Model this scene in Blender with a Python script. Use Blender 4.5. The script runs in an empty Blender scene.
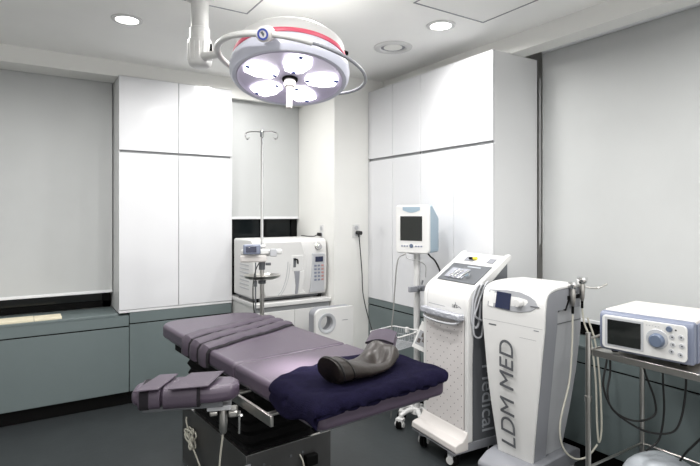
import bpy, bmesh, math, random
from mathutils import Vector, Matrix, Euler, noise
random.seed(4)
PI = math.pi
SC = bpy.context.scene
C = SC.collection

# ------------------------------------------------------------------ camera
cam_d = bpy.data.cameras.new('camera')
cam = bpy.data.objects.new('camera', cam_d); C.objects.link(cam)
cam_d.sensor_width = 36.0
cam_d.lens = 36.0 * 514 / 700
cam_d.shift_y = -19.0 / 700
cam_d.clip_start = 0.05
cam.location = (0, 0, 1.5)
cam.rotation_euler = (PI/2, 0, -math.atan2(0.5406, 0.8415))
SC.camera = cam
# ------------------------------------------------------------------ world, exposure
w = bpy.data.worlds.new('world'); SC.world = w; w.use_nodes = True
w.node_tree.nodes['Background'].inputs[0].default_value = (1.0, 0.99, 0.97, 1)
w.node_tree.nodes['Background'].inputs[1].default_value = 1.45  # added even fill light, enters where the front wall is left out
SC.view_settings.view_transform = 'Standard'
SC.view_settings.look = 'None'
SC.view_settings.gamma = 1
SC.view_settings.use_curve_mapping = False
SC.view_settings.exposure = 0.12
DOWNLIGHT_W = 13.0
SURGICAL_W = 5.0
CEIL = 2.694

# ------------------------------------------------------------------ materials
def srgb(r, g, b):
    f = lambda c: (c/255/12.92) if c/255 <= .04045 else ((c/255+.055)/1.055)**2.4
    return (f(r), f(g), f(b), 1)

def mat(name, rgb, rough=.5, metal=0.0, bump=0.0, bscale=60, var=0.0, vscale=4, coat=0.0, emit=None, estr=0, ior=1.5, trans=0.0, sheen=0.0, alpha=1.0, spec=.5):
    m = bpy.data.materials.new(name); m.use_nodes = True
    nt = m.node_tree; b = nt.nodes['Principled BSDF']
    col = srgb(*rgb)
    b.inputs['Base Color'].default_value = col
    b.inputs['Roughness'].default_value = rough
    b.inputs['Metallic'].default_value = metal
    b.inputs['Coat Weight'].default_value = coat
    b.inputs['Coat Roughness'].default_value = .04
    b.inputs['IOR'].default_value = ior
    b.inputs['Transmission Weight'].default_value = trans
    b.inputs['Sheen Weight'].default_value = sheen
    b.inputs['Alpha'].default_value = alpha
    b.inputs['Specular IOR Level'].default_value = spec
    tc = nt.nodes.new('ShaderNodeTexCoord')
    if var > 0:
        n = nt.nodes.new('ShaderNodeTexNoise'); n.inputs['Scale'].default_value = vscale; n.inputs['Detail'].default_value = 5
        r = nt.nodes.new('ShaderNodeValToRGB')
        r.color_ramp.elements[0].position = .3; r.color_ramp.elements[1].position = .7
        r.color_ramp.elements[0].color = tuple(c*(1-var) for c in col[:3]) + (1,)
        r.color_ramp.elements[1].color = tuple(min(1, c*(1+var)) for c in col[:3]) + (1,)
        nt.links.new(tc.outputs['Object'], n.inputs['Vector']); nt.links.new(n.outputs['Fac'], r.inputs['Fac'])
        nt.links.new(r.outputs['Color'], b.inputs['Base Color'])
    if bump > 0:
        n2 = nt.nodes.new('ShaderNodeTexNoise'); n2.inputs['Scale'].default_value = bscale; n2.inputs['Detail'].default_value = 3
        bp = nt.nodes.new('ShaderNodeBump'); bp.inputs['Strength'].default_value = bump; bp.inputs['Distance'].default_value = .01
        nt.links.new(tc.outputs['Object'], n2.inputs['Vector']); nt.links.new(n2.outputs['Fac'], bp.inputs['Height'])
        nt.links.new(bp.outputs['Normal'], b.inputs['Normal'])
    if emit:
        b.inputs['Emission Color'].default_value = srgb(*emit); b.inputs['Emission Strength'].default_value = estr
    return m

M = {}
M['ceiling'] = mat('ceiling_paint', (240, 240, 238), .85, var=.02, vscale=2)
M['wall'] = mat('wall_paint', (222, 222, 219), .75, var=.02, vscale=3, bump=.03, bscale=150)
M['blind'] = mat('blind_fabric', (185, 187, 187), .9, var=.025, vscale=3, bump=.08, bscale=400)
M['gloss_white'] = mat('gloss_white_laminate', (212, 213, 216), .16, coat=.6)
M['side_white'] = mat('satin_white_panel', (212, 213, 214), .35)
M['groove'] = mat('shadow_gap_grey', (120, 122, 124), .5)
M['sage'] = mat('grey_green_laminate', (101, 112, 113), .38, var=.03, vscale=2)
M['black'] = mat('black_matt', (7, 7, 7), .7, spec=.15)
M['floor'] = mat('grey_vinyl', (48, 52, 54), .42, var=.10, vscale=7, bump=.05, bscale=30)
M['glass_dark'] = mat('dark_window_glass', (18, 23, 24), .10, spec=.25)
M['alu'] = mat('white_aluminium', (225, 226, 228), .35, metal=.2)
M['cream'] = mat('cream_board', (222, 214, 190), .6, var=.04, vscale=8)
M['purple'] = mat('mauve_vinyl', (76, 66, 80), .33, var=.05, vscale=6, bump=.06, bscale=220)
M['purple_strap'] = mat('mauve_strap_vinyl', (68, 59, 72), .55, var=.05, vscale=10, bump=.1, bscale=150)
M['velcro'] = mat('black_velcro', (20, 16, 24), .95, bump=.3, bscale=500)
M['towel'] = mat('navy_terry', (20, 18, 38), .95, spec=.05, var=.22, vscale=40, bump=.6, bscale=260)
M['leather'] = mat('brown_leather', (36, 31, 28), .40, var=.18, vscale=5, bump=.12, bscale=90, coat=.1, spec=.4)
M['leather_dark'] = mat('black_piping', (22, 20, 20), .4)
M['steel'] = mat('brushed_steel', (190, 188, 184), .28, metal=1.0, var=.04, vscale=30)
M['chrome'] = mat('chrome', (225, 225, 225), .10, metal=1.0)
M['steel_box'] = mat('satin_steel_sheet', (100, 100, 100), .38, metal=.75, var=.08, vscale=5)
M['bellows'] = mat('black_rubber_bellows', (5, 5, 6), .8, spec=.12)
M['plastic'] = mat('white_plastic', (208, 208, 207), .38)
M['plastic_w'] = mat('warm_white_plastic', (206, 202, 199), .45)
M['plastic_g'] = mat('light_grey_plastic', (172, 174, 178), .4)
M['grey'] = mat('mid_grey_plastic', (134, 136, 142), .42)
M['dgrey'] = mat('dark_grey_plastic', (92, 95, 99), .45)
M['console'] = mat('console_grey', (146, 148, 152), .4)
M['screen'] = mat('dark_screen', (24, 27, 26), .15, coat=.4)
M['screen_b'] = mat('blue_screen', (28, 34, 58), .15, coat=.4, emit=(40, 50, 84), estr=.12)
M['blue'] = mat('pale_blue_plastic', (142, 160, 173), .4)
M['blue_m'] = mat('steel_blue_plastic', (114, 121, 140), .4)
M['blue_k'] = mat('blue_knob', (92, 104, 124), .35)
M['lav'] = mat('lavender_grey_enamel', (206, 208, 222), .3, coat=.2)
M['lav_in'] = mat('lavender_face', (188, 182, 204), .4)
M['pink'] = mat('pink_red_band', (205, 84, 106), .4)
M['lens'] = mat('lit_lens', (255, 255, 255), .3, emit=(255, 250, 252), estr=4)
M['blue_ring'] = mat('blue_logo', (52, 70, 150), .4)
M['orange'] = mat('warm_label', (176, 130, 124), .5)
M['yellow'] = mat('yellow_tip', (226, 206, 70), .5)
M['lampglow'] = mat('downlight_glow', (255, 255, 255), .4, emit=(255, 252, 248), estr=14)
M['lampoff'] = mat('unlit_lamp_face', (235, 235, 230), .3)
M['cable_b'] = mat('black_cable', (18, 18, 19), .5)
M['cable_w'] = mat('cream_cable', (190, 188, 176), .5)
M['cable_g'] = mat('grey_cable', (130, 130, 128), .5)
M['ink'] = mat('grey_lettering', (84, 86, 90), .5)
M['ink_l'] = mat('pale_lettering', (168, 172, 178), .5)
M['paper'] = mat('white_card', (236, 236, 234), .7)
M['photo'] = mat('printed_picture', (96, 88, 86), .5, var=.5, vscale=60)
M['bag'] = mat('wrinkled_plastic_cover', (176, 182, 188), .35, bump=.6, bscale=18, var=.06, vscale=12)
M['film'] = mat('crinkled_film', (176, 178, 186), .25, metal=.3, bump=1.0, bscale=45)

def perforated():
    m = mat('perforated_white_panel', (204, 200, 199), .45)
    nt = m.node_tree; b = nt.nodes['Principled BSDF']
    tc = nt.nodes.new('ShaderNodeTexCoord'); sp = nt.nodes.new('ShaderNodeSeparateXYZ')
    nt.links.new(tc.outputs['Object'], sp.inputs[0])
    def mth(op, a, bb=None):
        n = nt.nodes.new('ShaderNodeMath'); n.operation = op
        for i, v in enumerate((a, bb)):
            if v is None: continue
            if isinstance(v, (int, float)): n.inputs[i].default_value = v
            else: nt.links.new(v, n.inputs[i])
        return n.outputs[0]
    u = mth('DIVIDE', sp.outputs['Y'], .066); v = mth('DIVIDE', sp.outputs['Z'], .064)
    def dist(off):
        fu = mth('SUBTRACT', mth('FRACT', mth('ADD', u, 20+off)), .5); fv = mth('SUBTRACT', mth('FRACT', mth('ADD', v, 20+off)), .5)
        return mth('LESS_THAN', mth('SQRT', mth('ADD', mth('MULTIPLY', fu, fu), mth('MULTIPLY', fv, fv))), .055)
    dots = mth('MAXIMUM', dist(0), dist(.5))
    mx = nt.nodes.new('ShaderNodeMix'); mx.data_type = 'RGBA'
    mx.inputs[6].default_value = srgb(204, 200, 199); mx.inputs[7].default_value = srgb(95, 92, 92)
    nt.links.new(dots, mx.inputs[0]); nt.links.new(mx.outputs[2], b.inputs['Base Color'])
    return m
M['perf'] = perforated()

# ------------------------------------------------------------------ mesh helpers
def bx(bm, x0, x1, y0, y1, z0, z1):
    vs = [bm.verts.new((x, y, z)) for z in (z0, z1) for y in (y0, y1) for x in (x0, x1)]
    for f in ((0, 2, 3, 1), (4, 5, 7, 6), (0, 1, 5, 4), (2, 6, 7, 3), (0, 4, 6, 2), (1, 3, 7, 5)):
        bm.faces.new([vs[i] for i in f])
    return vs

def box(x0, x1, y0, y1, z0, z1):
    bm = bmesh.new(); bx(bm, x0, x1, y0, y1, z0, z1); return bm

def spline(pts, n=8):
    pts = [Vector(p) for p in pts]
    if len(pts) < 3: return pts
    P = [pts[0]*2-pts[1]] + pts + [pts[-1]*2-pts[-2]]
    out = []
    for i in range(1, len(P)-2):
        p0, p1, p2, p3 = P[i-1:i+3]
        for k in range(n):
            t = k/n
            out.append(.5*((2*p1)+(p2-p0)*t+(2*p0-5*p1+4*p2-p3)*t*t+(3*p1-p0-3*p2+p3)*t**3))
    out.append(pts[-1]); return out

def tube(bm, pts, r, seg=10, closed=False, flat=1.0):
    pts = [Vector(p) for p in pts]; n = len(pts)
    rr = r if callable(r) else (lambda t: r)
    rings = []; up = None
    for i, p in enumerate(pts):
        if closed: d = pts[(i+1) % n]-pts[i-1]
        else: d = pts[min(i+1, n-1)]-pts[max(i-1, 0)]
        d.normalize()
        if up is None:
            up = Vector((0, 0, 1)) if abs(d.z) < .9 else Vector((1, 0, 0))
        s = d.cross(up)
        if s.length < 1e-5: s = d.orthogonal()
        s.normalize(); up = s.cross(d).normalized()
        q = rr(i/max(1, n-1))
        rings.append([bm.verts.new(p+(s*math.cos(a)+up*math.sin(a)*flat)*q) for a in [2*PI*k/seg for k in range(seg)]])
    m = n if closed else n-1
    for i in range(m):
        a, b = rings[i], rings[(i+1) % n]
        for k in range(seg):
            bm.faces.new((a[k], a[(k+1) % seg], b[(k+1) % seg], b[k]))
    if not closed:
        bm.faces.new(rings[0][::-1]); bm.faces.new(rings[-1])
    return bm

def cyl(bm, a, b, r, seg=20, r2=None):
    r2 = r if r2 is None else r2
    return tube(bm, [a, b], lambda t: r+(r2-r)*t, seg)

def lathe(bm, prof, seg=40, axis=None, org=(0, 0, 0)):
    R = axis.to_matrix() if axis is not None else Matrix.Identity(3)
    o = Vector(org); rings = []
    for (r, z) in prof:
        if r < 1e-6: rings.append([bm.verts.new(o+R @ Vector((0, 0, z)))])
        else: rings.append([bm.verts.new(o+R @ Vector((r*math.cos(2*PI*k/seg), r*math.sin(2*PI*k/seg), z))) for k in range(seg)])
    for a, b in zip(rings, rings[1:]):
        for k in range(seg):
            k2 = (k+1) % seg
            if len(a) == 1 and len(b) == 1: continue
            if len(a) == 1: bm.faces.new((a[0], b[k], b[k2]))
            elif len(b) == 1: bm.faces.new((a[k], a[k2], b[0]))
            else: bm.faces.new((a[k], a[k2], b[k2], b[k]))
    return bm

def prism(bm, poly, fn, h0, h1, n=1):
    """poly: 2-D outline; fn(u, v, h) -> 3-D point; extruded from h0 to h1"""
    L = [[bm.verts.new(fn(u, v, h0+(h1-h0)*k/n)) for u, v in poly] for k in range(n+1)]
    N = len(poly)
    bm.faces.new(L[0][::-1]); bm.faces.new(L[-1])
    for a, b in zip(L, L[1:]):
        for i in range(N):
            j = (i+1) % N
            bm.faces.new((a[i], a[j], b[j], b[i]))
    return bm

def rrect(x0, x1, y0, y1, r, n=6):
    out = []
    for cx, cy, a0 in ((x1-r, y1-r, 0), (x0+r, y1-r, PI/2), (x0+r, y0+r, PI), (x1-r, y0+r, 1.5*PI)):
        for k in range(n+1):
            a = a0+PI/2*k/n; out.append((cx+r*math.cos(a), cy+r*math.sin(a)))
    return out

XZ = lambda u, v, h: (u, h, v)
YZ = lambda u, v, h: (h, u, v)
XY = lambda u, v, h: (u, v, h)

def obj(name, bm, m, parent=None, bevel=0, seg=3, smooth=True, label=None, sub=0, angle=40):
    bmesh.ops.recalc_face_normals(bm, faces=bm.faces)
    me = bpy.data.meshes.new(name); bm.to_mesh(me); bm.free()
    o = bpy.data.objects.new(name, me); C.objects.link(o)
    me.materials.append(M[m] if isinstance(m, str) else m)
    if parent is not None: o.parent = parent
    if bevel:
        b = o.modifiers.new('bevel', 'BEVEL'); b.width = bevel; b.segments = seg; b.limit_method = 'ANGLE'; b.angle_limit = math.radians(35)
    if sub:
        s = o.modifiers.new('sub', 'SUBSURF'); s.levels = sub; s.render_levels = sub
    if smooth:
        for p in me.polygons: p.use_smooth = True
        if not sub:
            try: me.set_sharp_from_angle(angle=math.radians(angle))
            except Exception: pass
    if label: o['label'] = label
    return o

def tag(o, label, cat, group=None, kind=None):
    o['label'] = label; o['category'] = cat
    if group: o['group'] = group
    if kind: o['kind'] = kind
    return o

def thing(name, label, cat, loc=(0, 0, 0), rz=0, group=None):
    o = bpy.data.objects.new(name, None); C.objects.link(o)
    o.location = loc; o.rotation_euler = (0, 0, rz)
    return tag(o, label, cat, group)

def struct(name, bm, m, parent=None, **k):
    o = obj(name, bm, m, parent, **k)
    if parent is None: o['kind'] = 'structure'
    return o

def text(name, s, size, m, parent, loc, rot, ext=.001, shear=0, space=1.0):
    cu = bpy.data.curves.new(name, 'FONT'); cu.body = s; cu.size = size; cu.extrude = ext
    cu.shear = shear; cu.align_x = 'LEFT'; cu.space_character = space
    t = bpy.data.objects.new('tmp', cu); C.objects.link(t)
    bpy.context.view_layer.update()
    me = bpy.data.meshes.new_from_object(t.evaluated_get(bpy.context.evaluated_depsgraph_get()))
    bpy.data.objects.remove(t)
    o = bpy.data.objects.new(name, me); C.objects.link(o)
    me.materials.clear(); me.materials.append(M[m]); o.parent = parent
    o.matrix_local = Matrix.Translation(loc) @ rot.to_4x4()
    return o

def cols(a, b, c):
    return Matrix((a, b, c)).transposed()

def cable(name, pts, r, m, label, cat='cable', group=None, n=8):
    bm = bmesh.new(); tube(bm, spline(pts, n), r, 8)
    o = obj(name, bm, m)
    return tag(o, label, cat, group)

# ================================================================== SETTING
XL, XR, YF, YB = -2.0, 3.2, -1.6, 4.78
struct('floor', box(XL, XR, YF, YB, -.1, 0), 'floor', smooth=False)
HATCH = [(.55, 1.142, 2.40, 2.912), (1.87, 2.432, 1.66, 2.250)]
struct('ceiling', box(XL, XR, YF, YB, CEIL, CEIL+.1), 'ceiling', smooth=False)
struct('wall_left', box(XL-.1, XL, YF, YB, 0, CEIL), 'wall', smooth=False)
# front wall left out so added world light fills the room from behind
struct('wall_back', box(XL, XR, YB, YB+.1, 0, CEIL), 'wall', smooth=False)
struct('wall_right', box(XR, XR+.1, YF, YB, 0, CEIL), 'wall', smooth=False)
# column between the niche and the right-hand cupboards
struct('wall_column', box(2.252, XR, 3.750, YB, 0, CEIL), 'wall', smooth=False)
# bulkheads over the windows
b = bmesh.new(); bx(b, XL, .645, 4.345, 4.595, 2.572, CEIL); bx(b, .645, 1.556, 4.345, 4.50, 2.585, CEIL); bx(b, 1.556, 2.251, 4.345, 4.39, 2.518, CEIL)
struct('trim_1', b, 'wall', smooth=False)
b = bmesh.new(); bx(b, 2.765, 2.905, YF, 2.3195, 2.574, CEIL); bx(b, 2.765, 2.905, 2.3195, 3.75, 2.585, CEIL)
struct('trim_2', b, 'wall', smooth=False)
# ceiling hatches: shallow raised frame lines
for i, (x0, x1, y0, y1) in enumerate(HATCH):
    b = bmesh.new(); g = .008
    bx(b, x0, x1, y0, y0+g, CEIL-.003, CEIL); bx(b, x0, x1, y1-g, y1, CEIL-.003, CEIL)
    bx(b, x0, x0+g, y0, y1, CEIL-.003, CEIL); bx(b, x1-g, x1, y0, y1, CEIL-.003, CEIL)
    struct('trim_%d' % (i+3), b, 'grey', smooth=False)
# windows
def window(name, fn, a0, a1, z0, z1):
    t = bpy.data.objects.new(name, None); C.objects.link(t); t['kind'] = 'structure'
    b = bmesh.new()
    def B(u0, u1, v0, v1, w0, w1):
        p = fn(u0, w0); q = fn(u1, w1)
        bx(b, min(p[0], q[0]), max(p[0], q[0]), min(p[1], q[1]), max(p[1], q[1]), v0, v1)
    for u in [a0, (a0+a1)/2-.03, a1-.06]: B(u, u+.06, z0, z1, 0, .05)
    B(a0, a1, z0, z0+.05, 0, .05); B(a0, a1, z1-.05, z1, 0, .05)
    obj('window_frame', b, 'black', t, smooth=False)
    b = bmesh.new(); B(a0+.05, a1-.05, z0+.04, z1-.04, .02, .03)
    obj('glass', b, 'glass_dark', t, smooth=False)
window('window_1', lambda u, w: (u, 4.70+w), XL+.01, .64, .73, 2.6)
window('window_2', lambda u, w: (u, 4.45+w), 1.557, 2.25, .73, 2.6)
window('window_3', lambda u, w: (3.12+w, u), YF+.01, 2.315, .71, 2.6)

# ------------------------------------------------------------------ roller blinds
def blind(label, along, a0, a1, pos, zb):
    t = thing('roller_blind', label, 'blind', group=None)
    P = (lambda u, w: (u, pos+w)) if along == 'x' else (lambda u, w: (pos+w, u))
    def B(bm, u0, u1, z0, z1, w0, w1):
        p = P(u0, w0); q = P(u1, w1)
        bx(bm, min(p[0], q[0]), max(p[0], q[0]), min(p[1], q[1]), max(p[1], q[1]), z0, z1)
    b = bmesh.new(); B(b, a0, a1, zb+.02, 2.62, 0, .002); obj('fabric', b, 'blind', t, smooth=False)
    b = bmesh.new(); B(b, a0, a1, zb, zb+.022, -.008, .010); obj('bottom_bar', b, 'alu', t, bevel=.003)
    b = bmesh.new(); p = P(a0, .0); q = P(a1, .0); cyl(b, (*p, 2.640), (*q, 2.640), .018); obj('roller_tube', b, 'alu', t)
    return t
blind('wide pale grey roller blind on the left, above the low grey units', 'x', XL+.02, .641, 4.618, .857)
blind('narrow pale grey roller blind in the niche behind the drip stand', 'x', 1.560, 2.249, 4.415, 1.453)
t = blind('large pale grey roller blind on the right-hand wall', 'y', YF+.02, 2.300, 3.08, .80)
b = bmesh.new(); tube(b, [(3.062, 2.312, 2.45), (3.062, 2.312, 1.30)], .0014, 6); tube(b, [(3.062, 2.302, 2.45), (3.062, 2.302, 1.30)], .0014, 6)
tube(b, spline([(3.062, 2.312, 1.30), (3.062, 2.307, 1.288), (3.062, 2.302, 1.30)]), .0014, 6)
obj('bead_chain', b, 'alu', t, label='white looped bead chain')

# ------------------------------------------------------------------ cupboards
def door_panel(parent, name, bm, m='gloss_white'):
    return obj(name, bm, m, parent, bevel=.0015, seg=2)
# left tall cupboard
t = thing('tall_cabinet', 'glossy white four-door cupboard on the back wall, standing left of the niche', 'cabinet', (.647, 4.32, .728))
W = .907; H0 = 1.849
obj('body', box(0.001, W, .02, .44, .02, H0-.002), 'side_white', t, bevel=.001, seg=1)
obj('bottom_rail', box(0, W, .002, .44, 0, .018), 'alu', t, bevel=.001, seg=1)
obj('handle_groove', box(.01, W-.01, .012, .02, 1.24, 1.29), 'groove', t, smooth=False)
for x0, x1 in ((0, .4515), (.4555, W)):
    door_panel(t, 'door', box(x0, x1, 0, .019, .022, 1.252))
    door_panel(t, 'door', box(x0, x1, 0, .019, 1.272, H0))
# right tall cupboards: two double-door units
RL = ['glossy white cupboard unit with two door columns, right-hand wall, next to the column', 'glossy white cupboard unit with two door columns, right-hand wall, nearest the large blind']
for i, (ya, yb) in enumerate(((3.048, 3.748), (2.322, 3.044))):
    t = thing('tall_cabinet', RL[i], 'cabinet', (2.60, ya, .762), 0, 'white cupboards on the right-hand wall')
    D = yb-ya; H1 = 1.815
    obj('body', box(.02, .45, 0 if i == 0 else .0, D, .0, H1), 'side_white', t, bevel=.001, seg=1)
    obj('handle_groove', box(.012, .02, .01, D-.01, 1.18, 1.24), 'groove', t, smooth=False)
    for y0, y1 in ((0, D/2-.0018), (D/2+.0018, D)):
        door_panel(t, 'door', box(0, .019, y0, y1, .002, 1.200))
        door_panel(t, 'door', box(0, .019, y0, y1, 1.221, H1))

# low units
def low_unit(label, x0, x1, y0, y1, face, ztop, group, plinth=.11, band=.085):
    t = thing('base_cabinet', label, 'cabinet', (x0, y0, 0), 0, group)
    w_, d_ = x1-x0, y1-y0
    if face == '-y':
        obj('body', box(0.001, w_-.001, .02, d_, plinth, ztop), 'sage', t, smooth=False)
        obj('plinth', box(0, w_, .05, d_, 0, plinth), 'black', t, smooth=False)
        obj('groove', box(0.001, w_-.001, .008, .02, ztop-band-.02, ztop-band+.01), 'black', t, smooth=False)
        obj('front_panel', box(.0015, w_-.0015, 0, .02, plinth, ztop-band-.006), 'sage', t, bevel=.001, seg=1)
        obj('upper_rail', box(.0015, w_-.0015, 0, .02, ztop-band+.004, ztop), 'sage', t, bevel=.001, seg=1)
    else:
        obj('body', box(.02, w_, 0.001, d_-.001, plinth, ztop), 'sage', t, smooth=False)
        obj('plinth', box(.05, w_, 0, d_, 0, plinth), 'black', t, smooth=False)
        obj('groove', box(.008, .02, 0.001, d_-.001, ztop-band-.02, ztop-band+.01), 'black', t, smooth=False)
        obj('front_panel', box(0, .02, .0015, d_-.0015, plinth, ztop-band-.006), 'sage', t, bevel=.001, seg=1)
        obj('upper_rail', box(0, .02, .0015, d_-.0015, ztop-band+.004, ztop), 'sage', t, bevel=.001, seg=1)
    return t
low_unit('low grey-green unit under the wide left blind, cut by the left picture edge', -1.99, .72, 4.32, 4.69, '-y', .707, None)
low_unit('low grey-green unit under the back white cupboard, behind the operating table', .723, 1.552, 4.32, 4.69, '-y', .724, None)
tag(obj('worktop', box(-1.99, .643, 4.318, 4.695, .7075, .725), 'sage', bevel=.002), 'grey-green ledge under the wide left blind', 'ledge')
low_unit('low grey-green unit under the right white cupboards, behind the wire basket', 2.60, 3.05, 3.046, 3.748, '-x', .76, 'low units under the right-hand cupboards', band=.055)
low_unit('low grey-green unit under the right white cupboards, hidden behind the perforated cart', 2.60, 3.05, 2.322, 3.044, '-x', .76, 'low units under the right-hand cupboards', band=.055)
low_unit('low grey-green unit below the right blind, behind the steel cart', 2.85, 3.115, -1.55, 2.318, '-x', .687, None)
tag(obj('worktop', box(2.848, 3.118, -1.55, 2.318, .6875, .705), 'sage', bevel=.002), 'grey-green ledge under the large right blind', 'ledge')
# cream boards on the ledge
b = bmesh.new(); bx(b, -.42, .085, 4.335, 4.50, .7255, .742); tag(obj('flat_board', b, 'cream', bevel=.002), 'longer cream flat board lying on the left ledge', 'board', 'cream boards on the left ledge')
b = bmesh.new(); bx(b, .088, .262, 4.340, 4.50, .7255, .740); tag(obj('flat_board', b, 'cream', bevel=.002), 'short cream board end lying on the left ledge, right of the longer board', 'board', 'cream boards on the left ledge')

# ------------------------------------------------------------------ downlights
def downlight(x, y, label, lit=True, power=DOWNLIGHT_W, r=.075):
    t = thing('ceiling_downlight', label, 'light', (x, y, CEIL), 0, 'ceiling downlights')
    b = bmesh.new()
    lathe(b, [(r*.86, -.004), (r*.9, -.010), (r*1.18, -.008), (r*1.22, -.001), (r*.86, -.001), (r*.86, -.004)], 40)
    obj('trim_ring', b, 'plastic', t)
    b = bmesh.new(); lathe(b, [(0, -.002), (r*.85, -.002), (r*.85, -.0045), (0, -.006)], 32)
    obj('lamp_face', b, 'lampglow' if lit else 'lampoff', t)
    if lit:
        ld = bpy.data.lights.new('downlight', 'AREA'); ld.shape = 'DISK'; ld.size = r*1.7; ld.energy = power; ld.color = (1, .985, .96)
        ld.spread = math.radians(165)
        lo = bpy.data.objects.new('downlight_light', ld); C.objects.link(lo); lo.parent = t; lo.location = (0, 0, -.012)
    return t
downlight(.553, 3.387, 'lit round downlight over the floor left of the surgical lamp')
downlight(2.239, 2.422, 'lit round downlight in front of the right-hand cupboards, by the hatch')
downlight(1.46, 3.84, 'lit round downlight hidden behind the surgical lamp, above the drip stand')
downlight(1.36, 2.38, 'lit round downlight straight above the surgical lamp, just out of the picture')
for x, y, where in ((1.56, 1.27, 'above the foot end of the operating table'), (1.6, -.2, 'far right behind the viewpoint'), (.45, 1.6, 'nearest in front of the viewpoint'), (.35, -.2, 'just behind the viewpoint'), (2.3, .6, 'in front of the large right blind'), (-.8, 3.3, 'in front of the wide left blind'), (-.8, 1.3, 'at the far left side of the room')):
    downlight(x, y, 'lit round ceiling downlight outside the picture, '+where)
# unlit recessed lamp
t = thing('recessed_lamp', 'larger unlit round recessed lamp between surgical lamp and white cupboards', 'light', (2.245, 2.926, CEIL))
b = bmesh.new(); lathe(b, [(.088, -.002), (.094, -.014), (.104, -.018), (.134, -.010), (.138, -.001), (.088, -.001)], 48); obj('trim_ring', b, 'plastic', t)
b = bmesh.new(); lathe(b, [(0, -.0005), (.087, -.0005), (.087, -.003), (0, -.003)], 40); obj('lamp_recess', b, 'grey', t)
b = bmesh.new(); lathe(b, [(0, -.0035), (.066, -.0035), (.066, -.006), (0, -.010)], 40); obj('lamp_face', b, 'lampoff', t)

# ------------------------------------------------------------------ wall sockets
def socket(loc, rz, label):
    t = thing('wall_socket', label, 'socket', loc, rz, 'sockets on the column')     # local: faces -y
    obj('plate', box(-.036, .036, -.008, 0, -.06, .06), 'plastic', t, bevel=.004)
    b = bmesh.new(); cyl(b, (0, -.012, .028), (0, -.008, .028), .019, 24); obj('outlet', b, 'plastic_g', t)
    b = bmesh.new(); cyl(b, (0, -.012, -.026), (0, -.008, -.026), .019, 24); obj('outlet', b, 'plastic_g', t)
    return t
socket((2.470, 3.750, 1.352), 0, 'white double wall socket on the column front, its cable running down to the table')
socket((2.252, 3.960, 1.345), -PI/2, 'white double wall socket on the column side, just above the steriliser')
b = bmesh.new(); cyl(b, (2.470, 3.737, 1.339), (2.487, 3.69, 1.335), .017, 16); cyl(b, (2.470, 3.705, 1.34), (2.470, 3.70, 1.30), .009, 10)
pts = spline([(2.470, 3.70, 1.31), (2.484, 3.705, 1.20), (2.50, 3.70, 1.00), (2.50, 3.68, .80), (2.52, 3.60, .55), (2.50, 3.40, .30), (2.30, 3.3, .02), (2.0, 3.15, .008)])
tube(b, pts, .0045, 8)
tag(obj('power_cable', b, 'cable_b'), 'black plug and cable hanging down the column front', 'cable')
b = bmesh.new(); cyl(b, (2.239, 3.960, 1.319), (2.205, 3.960, 1.322), .015, 16)
tube(b, spline([(2.210, 3.960, 1.322), (2.200, 3.985, 1.31), (2.20, 4.02, 1.302), (2.20, 4.12, 1.2985), (2.22, 4.30, 1.298)]), .004, 8)
tag(obj('power_cable', b, 'cable_b'), 'black plug and short cable lying over the steriliser top', 'cable')

# ================================================================== NICHE: cabinet and steriliser
t = thing('drawer_cabinet', 'white cabinet in the niche carrying the steriliser', 'cabinet', (1.558, 3.80, 0))
Wc = .688
obj('body', box(.01, Wc-.01, .02, .59, .08, .752), 'plastic', t, bevel=.002)
obj('plinth', box(.02, Wc-.02, .05, .58, 0, .08), 'dgrey', t, smooth=False)
obj('top', box(0, Wc, 0, .60, .754, .786), 'plastic', t, bevel=.004)
obj('handle_groove', box(.012, Wc-.012, .010, .02, .70, .752), 'groove', t, smooth=False)
for x0, x1 in ((.012, .343), (.347, .678)):
    obj('door', box(x0, x1, 0.002, .019, .09, .715), 'plastic', t, bevel=.002)

t = thing('steam_steriliser', 'big white tabletop steam steriliser with latch and keypad', 'steriliser', (1.558, 3.855, .787))
Wa, Ha = .678, .505
prof = [(0.03, .03)] + [(.0, .10), (-.003, .25), (.0, .42), (.02, .488), (.05, .505), (.42, .505), (.43, .49), (.43, .03)]
b = bmesh.new(); prism(b, [(.018, .03), (.0, .08), (-.006, .27), (.0, .44), (.012, .485), (.04, .505), (.42, .505), (.43, .49), (.43, .03)], lambda u, v, h: (h, u, v), 0.0, Wa, 1)
obj('housing', b, 'plastic', t, bevel=.012, seg=4)
for x, y in ((.05, .05), (Wa-.05, .05), (.05, .38), (Wa-.05, .38)):
    b = bmesh.new(); cyl(b, (x, y, 0), (x, y, .03), .02, 16); obj('foot', b, 'black', t)
obj('base_shadow_rail', box(.02, Wa-.02, .04, .42, .012, .03), 'dgrey', t, smooth=False)
# curved door panel
def arc_x(z, x0, bulge): return x0+bulge*(1-((z-.26)/.24)**2)
outl = [(.10, .045), (.47, .045)] + [(arc_x(z, .425, .055), z) for z in [.045+.44*k/10 for k in range(11)]] + [(.10, .485)] + [(.10-.03*(1-((z-.26)/.24)**2), z) for z in [.48-.43*k/8 for k in range(9)]]
outl = [(.10, .045)] + [(.47 if z < .05 else arc_x(z, .415, .05), z) for z in [.045+.44*k/12 for k in range(13)]] + [(.10-.03*(1-((z-.265)/.22)**2), z) for z in [.485-.43*k/8 for k in range(8)]]
b = bmesh.new(); prism(b, outl, XZ, -.020, .0, 1); obj('chamber_door', b, 'plastic', t, bevel=.006, seg=3)
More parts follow.
